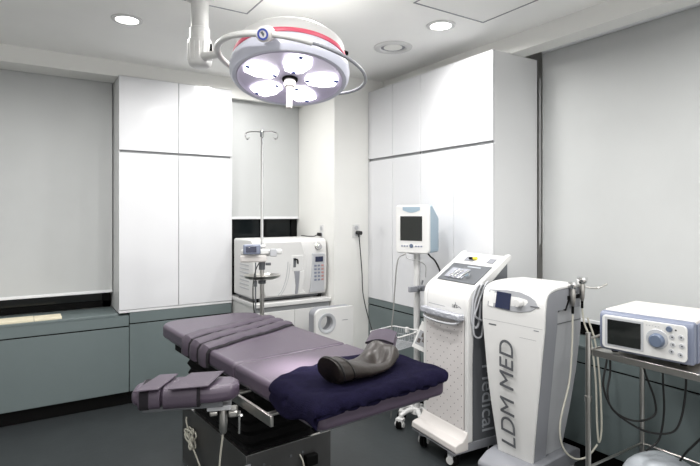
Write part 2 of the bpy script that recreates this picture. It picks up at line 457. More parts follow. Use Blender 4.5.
# crescent line
b = bmesh.new(); tube(b, spline([(.21, -.021, .05), (.25, -.021, .10), (.285, -.021, .20), (.30, -.021, .32)]), .003, 6)
tube(b, spline([(.235, -.021, .05), (.275, -.021, .11), (.305, -.021, .20), (.318, -.021, .30)]), .002, 6)
obj('door_crease', b, 'plastic_g', t)
# latch recess
obj('latch_recess', box(.335, .435, -.024, -.016, .24, .37), 'plastic', t, bevel=.006)
obj('latch_hole', box(.345, .372, -.0255, -.018, .27, .35), 'dgrey', t, bevel=.004)
b = bmesh.new(); tube(b, spline([(.350, -.028, .335), (.378, -.036, .335), (.384, -.034, .300)]), .006, 10); obj('latch_lever', b, 'black', t)
b = bmesh.new(); prism(b, [(.355, .24), (.405, .24), (.392, .10), (.385, .05), (.362, .05), (.368, .12)], XZ, -.030, -.018); obj('latch_handle', b, 'grey', t, bevel=.004)
b = bmesh.new(); prism(b, [(.405, .235), (.445, .245), (.43, .12), (.41, .05), (.395, .05), (.402, .12)], XZ, -.026, -.018); obj('latch_guard', b, 'plastic', t, bevel=.004)
# control panel
outl = [(.498, .055), (.645, .055), (.65, .07), (.65, .36), (.64, .375), (.535, .375)] + [(arc_x(z, .45, .062)+.03, z) for z in (.33, .26, .18, .12, .075)]
outl = [(.505, .045), (.65, .050), (.655, .375), (.53, .380), (.530, .30), (.525, .20), (.515, .11)]
b = bmesh.new(); prism(b, outl, XZ, -.012, .0); obj('control_panel', b, 'plastic_g', t, bevel=.006)
obj('display', box(.56, .635, -.015, -.010, .305, .35), 'screen_b', t, bevel=.002)
for r_ in range(5):
    for c_ in range(3):
        if r_ == 4 and c_ == 0 and False: continue
        x = .550+c_*.034; z = .265-r_*.030
        obj('key', box(x, x+.022, -.016, -.011, z, z+.016), 'blue_m' if c_ < 2 else 'orange', t, bevel=.003)
b = bmesh.new(); lathe(b, [(0, .032), (.020, .032), (.024, .028), (.026, .01), (.032, .006), (.034, 0)], 32, Euler((PI/2, 0, 0)), (.592, -.004, .435)); obj('dial_knob', b, 'chrome', t)
b = bmesh.new()
for k in range(9): bx(b, -.004, .001, .08, .28, .10+k*.032, .108+k*.032)
obj('side_vent', b, 'plastic_g', t, smooth=False)

# ------------------------------------------------------------------ air purifier slab
t = thing('air_purifier', 'white slab-shaped appliance with a round grey-rimmed hole', 'appliance', (1.905, 3.45, 0))
b = bmesh.new()
R_ = .055
pts = [(0, .0), (.34, .0), (.34, .765)] + [(R_+R_*math.cos(a), 0.765-R_+R_*math.sin(a)) for a in [PI/2+PI/2*k/8 for k in range(9)]]
# front plate with real round hole
hc = (.100, .652); hr = .068
def plate_with_hole(bm, outline, c, r, y0, y1, n=48):
    from mathutils.geometry import delaunay_2d_cdt
    hole = [(c[0]+r*math.cos(-2*PI*k/n), c[1]+r*math.sin(-2*PI*k/n)) for k in range(n)]
    pts2 = [Vector(p) for p in outline+hole]
    N = len(outline)
    edges = [(i, (i+1) % N) for i in range(N)] + [(N+i, N+(i+1) % n) for i in range(n)]
    V, E_, F_, *_r = delaunay_2d_cdt(pts2, edges, [], 0, 1e-6)
    for y in (y0, y1):
        vv = [bm.verts.new((p.x, y, p.y)) for p in V]
        for f in F_:
            cx = sum(V[i].x for i in f)/len(f); cz = sum(V[i].y for i in f)/len(f)
            if (cx-c[0])**2+(cz-c[1])**2 < (r*.995)**2: continue
            bm.faces.new([vv[i] for i in f])
    for loop in (outline, hole):
        a = [bm.verts.new((p[0], y0, p[1])) for p in loop]; bb = [bm.verts.new((p[0], y1, p[1])) for p in loop]
        for i in range(len(loop)):
            j = (i+1) % len(loop); bm.faces.new((a[i], a[j], bb[j], bb[i]))
    bmesh.ops.remove_doubles(bm, verts=bm.verts, dist=1e-5)
plate_with_hole(b, pts, hc, hr, 0, .03)
obj('front_cover', b, 'plastic', t)
b = bmesh.new()
plate_with_hole(b, [(p[0]+(.004 if p[0] < .2 else -.004), p[1]-(.003 if p[1] > .3 else 0)) for p in pts], hc, hr, .0305, .12)
obj('rear_housing', b, 'grey', t)
b = bmesh.new(); lathe(b, [(hr-.014, .002), (hr-.002, -.004), (hr+.010, -.004), (hr+.012, .0), (hr-.002, .0), (hr-.013, .04), (hr-.014, .002)], 48, Euler((-PI/2, 0, 0)), (hc[0], -.0005, hc[1]))
obj('hole_rim', b, 'plastic_g', t)
obj('name_plate', box(.24, .29, -.0015, 0, .66, .665), 'grey', t, smooth=False)

# ------------------------------------------------------------------ drip stand
t = thing('drip_stand', 'tall chrome drip stand with round tray in front of the niche', 'stand', (1.467, 3.456, 0))
b = bmesh.new(); cyl(b, (0, 0, .10), (0, 0, 1.12), .016, 18); obj('lower_pole', b, 'steel', t)
b = bmesh.new(); cyl(b, (0, 0, 1.12), (0, 0, 2.08), .0105, 14); obj('upper_pole', b, 'chrome', t)
b = bmesh.new(); lathe(b, [(0, .14), (.03, .14), (.035, .10), (.03, .085), (0, .085)], 24); obj('hub', b, 'dgrey', t)
for k in range(5):
    a = 2*PI*k/5+.4; c_, s_ = math.cos(a), math.sin(a)
    b = bmesh.new(); tube(b, [(.02*c_, .02*s_, .11), (.15*c_, .15*s_, .085), (.21*c_, .21*s_, .065)], .011, 10); lg = obj('leg', b, 'steel', t)
    b = bmesh.new(); cyl(b, (.21*c_-.01*s_, .21*s_+.01*c_, .024), (.21*c_+.01*s_, .21*s_-.01*c_, .024), .024, 20); cyl(b, (.21*c_, .21*s_, .03), (.21*c_, .21*s_, .066), .006, 8); obj('caster', b, 'black', lg)
b = bmesh.new(); lathe(b, [(.0, 1.035), (.10, 1.035), (.125, 1.045), (.132, 1.062), (.127, 1.062), (.118, 1.05), (.0, 1.045)], 48); obj('tray', b, 'steel', t, label='round steel tray')
b = bmesh.new(); lathe(b, [(.017, 1.00), (.028, 1.00), (.028, 1.035), (.017, 1.035)], 20); obj('tray_collar', b, 'dgrey', t)
b = bmesh.new(); lathe(b, [(.009, 1.115), (.022, 1.10), (.024, 1.16), (.009, 1.175)], 20); cyl(b, (.02, -.02, 1.14), (.055, -.03, 1.14), .010, 12); obj('height_clamp', b, 'dgrey', t)
b = bmesh.new(); cyl(b, (0, 0, 2.055), (0, 0, 2.10), .014, 14); obj('top_hub', b, 'dgrey', t)
for a, L in ((-.40, .105), (PI-.75, .12), (-1.9, .06), (1.2, .07)):
    c_, s_ = math.cos(a), math.sin(a)
    b = bmesh.new(); tube(b, spline([(0, 0, 2.09), (L*.6*c_, L*.6*s_, 2.095), (L*c_, L*s_, 2.085), (L*c_*1.05, L*s_*1.05, 2.055), (L*c_*.92, L*s_*.92, 2.04), (L*c_*.8, L*s_*.8, 2.055)]), .0045, 8)
    obj('hook', b, 'chrome', t)
# pump on the stand
t = thing('infusion_pump', 'small white pump with a blue display clamped on the drip stand', 'pump', (1.467, 3.456, 1.20), -.35)
obj('clamp_body', box(-.02, .10, -.035, -.0165, .0, .05), 'plastic', t, bevel=.008)
obj('syringe_cradle', box(-.15, .14, -.075, -.036, .012, .050), 'plastic', t, bevel=.012)
obj('lower_shell', box(-.155, .03, -.085, -.036, -.040, .010), 'plastic_w', t, bevel=.012)
h = obj('display_head', box(-.135, -.015, -.125, -.086, .018, .088), 'blue_m', t, bevel=.010, label='blue-grey display head')
obj('display', box(-.115, -.045, -.1285, -.1235, .034, .074), 'screen_b', h, bevel=.002)
obj('plunger_block', box(.05, .10, -.10, -.0755, .0, .055), 'plastic_g', t, bevel=.006)
b = bmesh.new(); cyl(b, (-.02, -.06, .070), (.02, -.06, .070), .012, 14); cyl(b, (.0, -.06, .052), (.0, -.06, .07), .008, 10); obj('knob', b, 'plastic', t)
cable('infusion_line', [(1.415, 3.385, 1.155), (1.385, 3.37, 1.11), (1.36, 3.36, 1.00), (1.365, 3.36, .85), (1.39, 3.37, .70), (1.42, 3.40, .45), (1.45, 3.33, .1), (1.44, 3.30, .008)], .004, 'cable_b', 'thin black cable drooping from the pump beside the drip stand')
b = bmesh.new(); cyl(b, (1.395, 3.40, .80), (1.395, 3.40, 1.158), .005, 10); cyl(b, (1.395, 3.40, .99), (1.395, 3.40, 1.03), .011, 12)
tag(obj('hanging_rod', b, 'dgrey'), 'thin grey rod with a black clip hanging from the pump', 'rod')

# ================================================================== OPERATING TABLE
TA = math.radians(4.4)
TX, TY = 1.045, 2.32
t = thing('operating_table', 'operating table with mauve padded top on a boxed steel base', 'operating table', (TX, TY, 0), TA)
TT = t
ZT = .865
def cushion(name, outline, z0, z1, parent, bev=.022, m='purple'):
    b = bmesh.new(); prism(b, outline, XY, z0, z1); return obj(name, b, m, parent, bevel=bev, seg=5)
def rr4(x0, x1, y0, y1, ra, rb, n=8):
    """ra: radius at +y corners, rb at -y corners"""
    out = []
    for cx, cy, a0, r in ((x1-ra, y1-ra, 0, ra), (x0+ra, y1-ra, PI/2, ra), (x0+rb, y0+rb, PI, rb), (x1-rb, y0+rb, 1.5*PI, rb)):
        for k in range(n+1):
            a = a0+PI/2*k/n; out.append((cx+r*math.cos(a), cy+r*math.sin(a)))
    return out
SEAM = -.20
cushion('back_cushion', rr4(-.30, .30, SEAM+.002, .865, .13, .02), ZT-.075, ZT, t)
cushion('seat_cushion', rr4(-.30, .30, -.855, SEAM-.002, .02, .035), ZT-.075, ZT, t)
obj('top_frame', box(-.26, .26, -.80, .76, ZT-.10, ZT-.076), 'dgrey', t, bevel=.004)
# side rails
for s in (-1,):
    rl = obj('side_rail', box(min(s*.338, s*.350), max(s*.338, s*.350), -.62, -.18, ZT-.118, ZT-.080), 'steel', t, bevel=.002, label='bright steel side rail')
    for y in (-.55, -.27):
        b = bmesh.new(); cyl(b, (s*.255, y, ZT-.10), (s*.339, y, ZT-.10), .009, 12); obj('rail_spacer', b, 'steel', rl)
obj('crossbeam', box(-.25, .25, -.30, .70, ZT-.14, ZT-.101), 'black', t, bevel=.006)
# bellows column
for k in range(1):
    b = bmesh.new(); prof = []
    N = 9
    rings = []
    for i in range(2*N+1):
        z = .20+(ZT-.141-.20)*i/(2*N); k_ = i/(2*N)
        s = (.205 if i % 2 else .190)*(1-.05*k_); l = (.40 if i % 2 else .385)*(1-.05*k_)
        rings.append([b.verts.new((x+.10*(1-k_), y+.44-.10*k_, z)) for x, y in rrect(-s, s, -l, l, .05, 4)])
    for a_, c_ in zip(rings, rings[1:]):
        n_ = len(a_)
        for i in range(n_): b.faces.new((a_[i], a_[(i+1) % n_], c_[(i+1) % n_], c_[i]))
    b.faces.new(rings[0][::-1]); b.faces.new(rings[-1])
    obj('bellows', b, 'bellows', t)
# open-topped steel base box
bx0, bx1, by0, by1, bh = -.143, .345, 0.005, .885, .35
base = obj('base_box', None or (lambda b: (bx(b, bx0, bx0+.012, by0, by1, 0.012, bh), bx(b, bx1-.012, bx1, by0, by1, .012, bh), bx(b, bx0+.012, bx1-.012, by0, by0+.012, .012, bh), bx(b, bx0+.012, bx1-.012, by1-.012, by1, .012, bh), bx(b, bx0, bx1, by0, by1, 0, .012), b)[-1])(bmesh.new()), 'steel_box', t, bevel=.0015, seg=2)
for s in (bx0, bx1-.020):
    obj('rim', box(s, s+.020, by0, by1, bh, bh+.003), 'steel', base, smooth=False)
obj('rim', box(bx0+.02, bx1-.02, by0, by0+.016, bh, bh+.003), 'steel', base, smooth=False)
for x in (-.05, .10, .17):
    b = bmesh.new(); cyl(b, (x, by0-.004, .285), (x, by0, .285), .007, 12); obj('screw', b, 'dgrey', base)
obj('label_plate', box(-.17, -.12, by0-.0015, by0, .25, .31), 'plastic_g', base, smooth=False)
sk = obj('power_socket', box(.175, .245, by0-.035, by0, .215, .27), 'black', base, bevel=.006)
b = bmesh.new(); tube(b, spline([(-.02, by0-.004, .27), (-.015, by0-.03, .24), (-.03, by0-.04, .18), (-.02, by0-.03, .02)]), .004, 8); obj('lead', b, 'cable_w', base)
b = bmesh.new(); tube(b, spline([(.15, by0-.004, .28), (.155, by0-.03, .25), (.16, by0-.04, .18), (.17, by0-.03, .02)]), .004, 8); obj('lead', b, 'cable_w', base)

# straps over the head end (own things lying on the table)
def strap_on_table(y0, slant, wdt, label, thick=.010):
    t = thing('table_strap', label, 'strap', (TX, TY, 0), TA, 'padded straps across the operating table')
    path = []                       # (x, z, side angle)
    zt = ZT+.002
    pl = [(-.304, ZT-.080), (-.307, ZT-.05), (-.305, ZT-.015), (-.292, ZT+.001), (-.265, ZT+.003)]
    pr = [(.265, ZT+.003), (.292, ZT+.001), (.305, ZT-.015), (.307, ZT-.05), (.304, ZT-.080)]
    mid = [(-.24+.48*k/14, ZT+.003+.004*math.sin(k*1.1+y0*30)**2) for k in range(15)]
    line = pl+mid+pr
    def band(bm, off, w_, th, lo):
        rows = []
        n = len(line)
        for i, (x, z) in enumerate(line):
            a = line[max(0, i-1)]; c = line[min(n-1, i+1)]
            d = Vector((c[0]-a[0], c[1]-a[1])).normalized(); nr = Vector((-d.y, d.x))
            yy = y0+slant*(x+.3)+off+.006*math.sin(i*.7+y0*9)
            row = []
            for (q, hh) in ((0, lo), (.12, lo+th*.8), (.5, lo+th), (.88, lo+th*.8), (1, lo), (.5, lo)):
                row.append(bm.verts.new((x+nr.x*hh, yy+q*w_, z+nr.y*hh)))
            rows.append(row)
        for a_, c_ in zip(rows, rows[1:]):
            for i in range(6): bm.faces.new((a_[i], a_[(i+1) % 6], c_[(i+1) % 6], c_[i]))
        bm.faces.new(rows[0]); bm.faces.new(rows[-1][::-1])
    b = bmesh.new(); band(b, -.017, wdt+.007, .004, 0); obj('velcro_backing', b, 'velcro', t)
    b = bmesh.new(); band(b, .004, wdt-.006, thick, .0045); obj('strap_pad', b, 'purple_strap', t)
strap_on_table(.075, .40, .092, 'mauve padded strap lying across the operating table, nearest the seam of the three')
strap_on_table(.195, .375, .092, 'mauve padded strap lying across the operating table, middle of the three')
strap_on_table(.315, .35, .098, 'mauve padded strap lying across the operating table, nearest the rounded table end')

# ------------------------------------------------------------------ arm boards
def arm_board(label, loc, rz, L=.46, Wd=.155, n_straps=2, zt=.862, bracket=True, stack=False):
    t = thing('arm_board', label, 'arm board', loc, rz, 'padded arm boards')   # local: extends along -x from 0
    out = [(-L, -Wd*.26), (-L+.02, -Wd*.36), (-.10, -Wd/2), (-.02, -Wd*.40), (0.0, -Wd*.15), (0, Wd*.15), (-.02, Wd*.40), (-.10, Wd/2), (-L+.02, Wd*.36), (-L, Wd*.26)]
    b = bmesh.new(); prism(b, out, XY, zt-.062, zt); obj('cushion', b, 'purple', t, bevel=.022, seg=5)
    obj('board', box(-L+.04, -.06, -Wd*.3, Wd*.3, zt-.085, zt-.0625), 'dgrey', t, bevel=.003)
    def wrap(x0, x1, m, grow, name, zt_=0):
        b = bmesh.new()
        h_ = Wd*.5+grow
        prism(b, rrect(-h_, h_, zt-.066-grow, zt+grow, .022+grow, 5), lambda u, v, h: (h, u, v), x0, x1)
        prism_in = rrect(-h_+.003, h_-.003, zt-.078-grow+.003, zt+grow-.003, .02, 5)
        return obj(name, b, m, t, bevel=.002, seg=2)
    if n_straps:
        wrap(-.270, -.145, 'purple_strap', .006, 'wrap_strap')
        wrap(-.152, -.140, 'velcro', .0075, 'strap_edge')
        wrap(-.355, -.28, 'purple_strap', .003, 'wrap_strap')
        wrap(-.350, -.318, 'velcro', .005, 'strap_edge')
        for x0, x1, dy in ((-.245, -.090, -.01), (-.362, -.262, .0)):
            b = bmesh.new(); prism(b, [(x0-.005, -Wd*.62), (x1-.02, -Wd*.56), (x1+.03, Wd*.42), (x0+.06, Wd*.42)], lambda u, v, h: (u, v, h+.04*(v+.02)), zt+.010, zt+.016)
            obj('strap_flap', b, 'purple_strap', t, bevel=.003, label='flat folded strap flap')
    if bracket:
        obj('clamp_plate', box(-.12, -.03, -.03, .03, zt-.105, zt-.0855), 'plastic_g', t, bevel=.004)
        obj('clamp_block', box(-.040, -.005, -.04, .03, zt-.130, zt-.1055), 'steel', t, bevel=.006)
        obj('clamp_block', box(-.110, -.080, -.03, .03, zt-.125, zt-.1055), 'steel', t, bevel=.006)
        b = bmesh.new(); lathe(b, [(0, zt-.20), (.010, zt-.20), (.015, zt-.19), (.016, zt-.15), (.013, zt-.106), (0, zt-.106)], 20, None, (-.06, -.005, 0)); obj('pivot_post', b, 'steel', t)
        b = bmesh.new(); cyl(b, (.0, -.055, zt-.185), (.0, -.055, zt-.10), .004, 8); cyl(b, (-.003, -.048, zt-.12), (.008, -.10, zt-.10), .005, 8); obj('clamp_lever', b, 'chrome', t)
    return t
arm_board('mauve arm board with two strap flaps, near side of the table', (.712, 1.897, 0), math.radians(-21), L=.385)
# far arm board folded along the far side
t = arm_board('mauve arm board seen end-on behind the brown leather pad, far side of the table', (1.50, 2.075, 0), math.radians(90-22+160), L=.36, Wd=.165, n_straps=0, bracket=False, zt=.805)
b = bmesh.new(); iv = (Matrix.Translation((1.50, 2.075, 0)) @ Matrix.Rotation(math.radians(228), 4, 'Z')).inverted(); cyl(b, iv @ Vector((1.33, 2.12, .715)), iv @ Vector((1.56, 2.15, .715)), .012, 12); obj('mounting_bar', b, 'steel', t)
for k, (z0, w_) in enumerate(((.806, .074), (.838, .072))):
    b = bmesh.new(); o_ = []
    for i in range(9):
        q = i/8; o_.append((-w_+2*w_*q, z0+.010+.018*math.sin(PI*q)))
    o_ += [(w_, z0), (-w_, z0)]
    prism(b, o_, lambda u, v, h: (h, u, v), -.32+.02*k, -.02-.03*k); obj('strap_flap', b, 'purple_strap', t, bevel=.004, label='folded strap flap')
    b = bmesh.new(); tube(b, [(-.02-.03*k, -w_+2*w_*i/8, z0+.006+.018*math.sin(PI*i/8)) for i in range(9)], .004, 8); obj('strap_edge', b, 'velcro', t)
cable('hand_control_cable', [(.655, 1.92, .66), (.655, 1.962, .50), (.662, 1.955, .35), (.66, 1.95, .15), (.66, 1.96, .008), (.70, 2.10, .008)], .004, 'cable_w', 'thin cream cable hanging straight down from the near arm board clamp')
pts = []
for k in range(44):
    a = k*.55; r_ = .055+.02*math.sin(k*1.7); pts.append((.826+.012*math.sin(k*.9), 2.98+r_*math.cos(a)*1.2, .215+r_*math.sin(a)*.8))
pts = [(.83, 2.55, .008), (.83, 2.66, .05), (.825, 2.80, .13)] + pts + [(.825, 3.06, .27), (.83, 3.08, .30)]
cable('coiled_cable', pts, .0045, 'cable_w', 'tangled cream cable coiled against the left side of the table base', n=5)

# ------------------------------------------------------------------ navy towel
t_l = lambda x, y: (x, y)
b = bmesh.new()
NX, NY = 64, 52
grid = []
TZ = ZT+.004
for j in range(NY+1):
    row = []
    for i in range(NX+1):
        u = i/NX; v = j/NY
        # s: arc coordinate across the table, r: along the table
        s = -.375+.668*u + .015*math.sin(v*7)*(1-u)**3
        ya = -.478-.10*(max(0, -.02-s)/.33)**1.4+.008*math.sin(s*22)
        r0 = -.890+.03*max(0, (u-.9)/.1)**2-.012*math.exp(-((s+.30)/.07)**2)
        r = r0 + (ya-r0)*v
        # beyond edges the cloth bends down
        x = s; dz = 0; dzx = 0; dzy = 0
        e = .292
        if s < -e:
            d_ = -e-s; a = min(d_/.03, 1)*PI/2
            x = -e-.036*math.sin(a)-max(0, d_-.047)*.10; dzx = -.03*(1-math.cos(a))-max(0, d_-.047)
        if s > e:
            d_ = s-e; a = min(d_/.03, 1)*PI/2
            x = e+.03*math.sin(a); dzx = -.03*(1-math.cos(a))
        y = r; ey = .848
        if r < -ey:
            d_ = -ey-r; a = min(d_/.03, 1)*PI/2
            y = -ey-.03*math.sin(a); dzy = -.03*(1-math.cos(a))-max(0, d_-.047)*.9
        dz = min(dzx, dzy) if dzx*dzy > 0 else dzx+dzy
        n1 = noise.noise(Vector((s*5+y*3, y*9-s*2, 1.3))); n2 = noise.noise(Vector((s*16+3, y*10+s*9, 4.1)))
        fold = .010*abs(n1)+.006*max(0, n2)+.004*math.sin((s*.8+y)*55+n1*3)*(.5+.5*u if u < .5 else .6)
        msk = max(0, min(1, (math.hypot((s-.02)/.26, (y+.70)/.16)-.8)*2.5))
        wgt = msk if dz > -.02 else .35
        row.append(b.verts.new((x-(0.006*abs(n2) if dz < -.03 else 0), y, TZ+.013+dz+max(0, fold)*wgt)))
    grid.append(row)
for j in range(NY):
    for i in range(NX):
        b.faces.new((grid[j][i], grid[j][i+1], grid[j+1][i+1], grid[j+1][i]))
o = obj('towel', b, 'towel'); o.location = (TX, TY, 0); o.rotation_euler = (0, 0, TA)
s_ = o.modifiers.new('solid', 'SOLIDIFY'); s_.thickness = .022; s_.offset = 0
s_ = o.modifiers.new('sub', 'SUBSURF'); s_.levels = 1; s_.render_levels = 1
tag(o, 'navy blue towel draped over the foot end of the operating table', 'towel')

# ------------------------------------------------------------------ brown leather pad
t = thing('leather_pad', 'dark brown leather positioning pad, saddle-shaped, lying on the navy towel', 'pad', (.925, 1.575, ZT+.031), math.radians(20))
b = bmesh.new(); NS, NR = 40, 36; rings = []
Lp = .40
for i in range(NS+1):
    q = i/NS
    x = Lp*q
    hgt = 0.054+.046*math.exp(-(q/.22)**2)+.038*math.exp(-((q-.86)/.15)**2)
    wid = .058+.016*q+.012*math.sin(PI*q)
    endr = 1.0
    if q < .06: endr = .90+.10*math.sqrt(q/.06)
    if q > .86: endr = math.sqrt(max(0.02, 1-((q-.86)/.14)**2))
    yc = .035*math.sin(PI*q)*-1 + .02*q
    ring = []
    for k in range(NR):
        a = 2*PI*k/NR
        y = math.cos(a); z = math.sin(a)
        yy = yc + wid*y*(.4+.6*endr)
        top = z > 0
        zz = hgt*.42 + (hgt*.58 if top else hgt*.42)*z*(.35+.65*endr if top else 1)
        dish = .046*math.exp(-((q-.68)/.20)**2)*math.exp(-((yy-yc+.012)/.036)**2) if top else 0
        wr = .004*noise.noise(Vector((x*22, yy*18, zz*18+7)))
        ring.append(b.verts.new((x - .018*z*(1-q)**3, yy, max(0, zz-dish+wr))))
    rings.append(ring)
for a_, c_ in zip(rings, rings[1:]):
    for k in range(NR): b.faces.new((a_[k], a_[(k+1) % NR], c_[(k+1) % NR], c_[k]))
b.faces.new(rings[0][::-1]); b.faces.new(rings[-1])
pipe_l = [v.co.copy() for v in rings[1]]
pipe_l2 = [v.co.copy() for v in rings[5]]
obj('padding', b, 'leather', t, angle=70)
b = bmesh.new(); tube(b, pipe_l, .0045, 8, closed=True); obj('piping', b, 'leather_dark', t)
b = bmesh.new(); tube(b, [p+(p-Vector((p.x, 0, .05)))*.01 for p in pipe_l2], .003, 8, closed=True); obj('piping', b, 'leather_dark', t)

# ================================================================== SURGICAL LAMP
right = Vector((.8413, -.5406, 0)); away = Vector((.5406, .8415, 0)); UPZ = Vector((0, 0, 1))
LC = Vector((1.15, 2.352, 2.185))
# ceiling arm
t = thing('surgical_lamp', 'round surgical lamp with five lit lenses hung from a ceiling post', 'surgical lamp', (.811, 2.748, CEIL))
LAMP = t
b = bmesh.new(); lathe(b, [(0, -.0005), (.075, -.0005), (.075, -.05), (.052, -.062), (0, -.062)], 32); obj('ceiling_rose', b, 'plastic', t)
b = bmesh.new(); lathe(b, [(0, -.06), (.046, -.06), (.046, -.20), (.053, -.205), (.053, -.27), (0, -.27)], 32); obj('post', b, 'plastic', t)
b = bmesh.new(); lathe(b, [(0, -.265), (.060, -.265), (.064, -.28), (.062, -.385), (.056, -.400), (.04, -.410), (0, -.410)], 32)
for k in range(16):
    a = 2*PI*k/16; cyl(b, (.062*math.cos(a), .062*math.sin(a), -.375), (.063*math.cos(a), .063*math.sin(a), -.285), .004, 6)
sw = obj('swivel', b, 'plastic', t)
b = bmesh.new(); prism(b, [(-.012, -.375), (.012, -.375), (.006, -.30), (.0, -.29)], lambda u, v, h: tuple(right*h+Vector((.5406, .8415, 0))*-u*0+away*(-.02+u)+UPZ*v), .055, .069); obj('slot', b, 'black', sw)
# joint to the yoke
Ru = (UPZ+.085*away+.17*right).normalized(); Rx = (right-Ru*right.dot(Ru)).normalized(); Ry = Ru.cross(Rx)
RC = LC+.055*UPZ+.012*right; RR = .375
def ring_pt(a, r=RR): return RC+Rx*(r*math.cos(a))+Ry*(r*math.sin(a))
O = Vector((.811, 2.748, CEIL))
jl = ring_pt(PI+.05)-O
js = Vector((0, 0, -.355))+ (jl-Vector((0, 0, -.355))).normalized()*.05
b = bmesh.new(); tube(b, [js, js.lerp(jl, .5), jl], lambda q: .024-.006*q, 16); obj('joint', b, 'plastic', t)
# yoke: white tube left, steel tube right; hub near front-left
ha = -PI/2-.20
y_w = [ring_pt(ha-(ha+2*PI-(PI*.62))*k/24)-O for k in range(25)]
ang0 = ha; 
white = [ring_pt(a)-O for a in [ha-(ha+1.5*PI+.2)*k/30 for k in range(31)]]
def arc(a0, a1, n=40): return [ring_pt(a0+(a1-a0)*k/n)-O for k in range(n+1)]
b = bmesh.new(); tube(b, arc(ha, ha-2.3), .015, 14); obj('yoke_arm', b, 'plastic', t, label='white part of the yoke ring')
b = bmesh.new(); tube(b, arc(ha, ha+.55, 12), .014, 14); obj('yoke_arm', b, 'plastic', t)
b = bmesh.new(); tube(b, arc(ha+.50, ha-2.3+2*PI, 60), .008, 12); obj('yoke_ring', b, 'grey', t, label='thin grey part of the yoke ring')
# lamp head
Hd = bpy.data.objects.new('lamp_head', bpy.data.meshes.new('lamp_head')); 
Hu = (UPZ+.25*away).normalized(); Hq = Vector((0, 0, 1)).rotation_difference(Hu)
prof = [(0, -.004), (.262, -.004), (.268, -.010), (.285, -.012), (.298, .004), (.302, .035), (.298, .065), (.285, .082), (.0, .084)]
b = bmesh.new(); lathe(b, prof[2:] , 72)
hd = obj('lamp_head', b, 'lav', t); hd.location = LC-O; hd.rotation_mode = 'QUATERNION'; hd.rotation_quaternion = Hq
b = bmesh.new(); lathe(b, [(0, .002), (.250, .002), (.268, -.010), (.262, -.012), (.246, -.002), (0, -.002)], 72); obj('face_plate', b, 'lav_in', hd)
b = bmesh.new(); lathe(b, [(.0, .084), (.288, .083), (.291, .090), (.289, .103), (.282, .107), (0, .107)], 72); obj('red_band', b, 'pink', hd, label='pink-red band')
b = bmesh.new(); lathe(b, [(.0, .107), (.280, .107), (.282, .130), (.276, .160), (.245, .188), (.15, .206), (0, .21)], 72); obj('top_cover', b, 'plastic', hd)
obj('cover_vent', box(.16, .215, -.215, -.190, .095, .115), 'black', hd, bevel=.004)
# hexagonal leaf lenses
e_x = (right-Hu*right.dot(Hu)).normalized()
for k in range(5):
    a = math.radians(-31.7+72*k)
    R2 = Matrix.Rotation(a, 3, 'Z')
    hexo = [(-.088, 0), (-.072, .036), (.0, .056), (.07, .046), (.088, .0), (.07, -.046), (.0, -.056), (-.072, -.036)]
    out = [(R2 @ Vector((u*.98+.158, v*1.25, 0))) for u, v in hexo]
    b = bmesh.new(); prism(b, [(p.x, p.y) for p in out], XY, -.014, -.002); ln = obj('lens', b, 'lens', hd, bevel=.008, seg=3)
    for s in (-1, 1):
        p = R2 @ Vector((.160+s*.072, .0, -.0125))
        b = bmesh.new(); bx(b, p.x-.010, p.x+.010, p.y-.009, p.y+.009, -.018, -.004); obj('lens_clip', b, 'blue_ring', ln, bevel=.003)
b = bmesh.new(); lathe(b, [(0, -.003), (.040, -.003), (.040, -.008), (.030, -.012), (0, -.012)], 32); obj('handle_socket', b, 'black', hd)
b = bmesh.new(); lathe(b, [(0, -.012), (.028, -.012), (.030, -.03), (.026, -.045), (.016, -.05), (.0155, -.155), (.013, -.163), (0, -.163)], 28); obj('sterile_handle', b, 'plastic_w', hd)
# light of the lamp
ld = bpy.data.lights.new('surgical_light', 'SPOT'); ld.energy = SURGICAL_W*110; ld.spot_size = math.radians(13); ld.spot_blend = .9; ld.shadow_soft_size = .12; ld.color = (1, .95, .93)
lo = bpy.data.objects.new('surgical_light', ld); C.objects.link(lo); lo.parent = t; lo.location = LC-O-Hu*.18; lo.rotation_euler = (Vector((.975, 1.89, .865))-(LC-Hu*.18)).to_track_quat('-Z', 'Y').to_euler()
ld = bpy.data.lights.new('surgical_glow', 'AREA'); ld.shape = 'DISK'; ld.size = .45; ld.energy = SURGICAL_W; ld.color = (1, .97, .98)
lo = bpy.data.objects.new('surgical_glow', ld); C.objects.link(lo); lo.parent = hd; lo.location = (0, 0, -.022)
# pivot hub with blue logo ring
hp = ring_pt(ha)-O; outw = (ring_pt(ha)-RC).normalized(); ax = (-away*.9-right*.12+UPZ*-.35).normalized()
qh = Vector((0, 0, 1)).rotation_difference(ax)
b = bmesh.new(); lathe(b, [(0, .050), (.026, .050), (.033, .044), (.034, -.035), (.026, -.045), (0, -.045)], 36)
hb = obj('pivot_hub', b, 'plastic_w', t); hb.location = hp; hb.rotation_mode = 'QUATERNION'; hb.rotation_quaternion = qh
b = bmesh.new(); lathe(b, [(.016, .0505), (.016, .0525), (.024, .0525), (.024, .0505), (.016, .0505)], 36); obj('logo_ring', b, 'blue_ring', hb, label='blue ring emblem')
b = bmesh.new(); prism(b, [(-.006, -.010), (.006, -.004), (.008, .010), (-.002, .012)], XY, .0505, .052); obj('logo_mark', b, 'dgrey', hb)
pe = LC+Hu*.06+(hp+O-LC).normalized()*.285-O
b = bmesh.new(); tube(b, [hp, pe], .016, 14); obj('hub_pin', b, 'plastic_w', t)

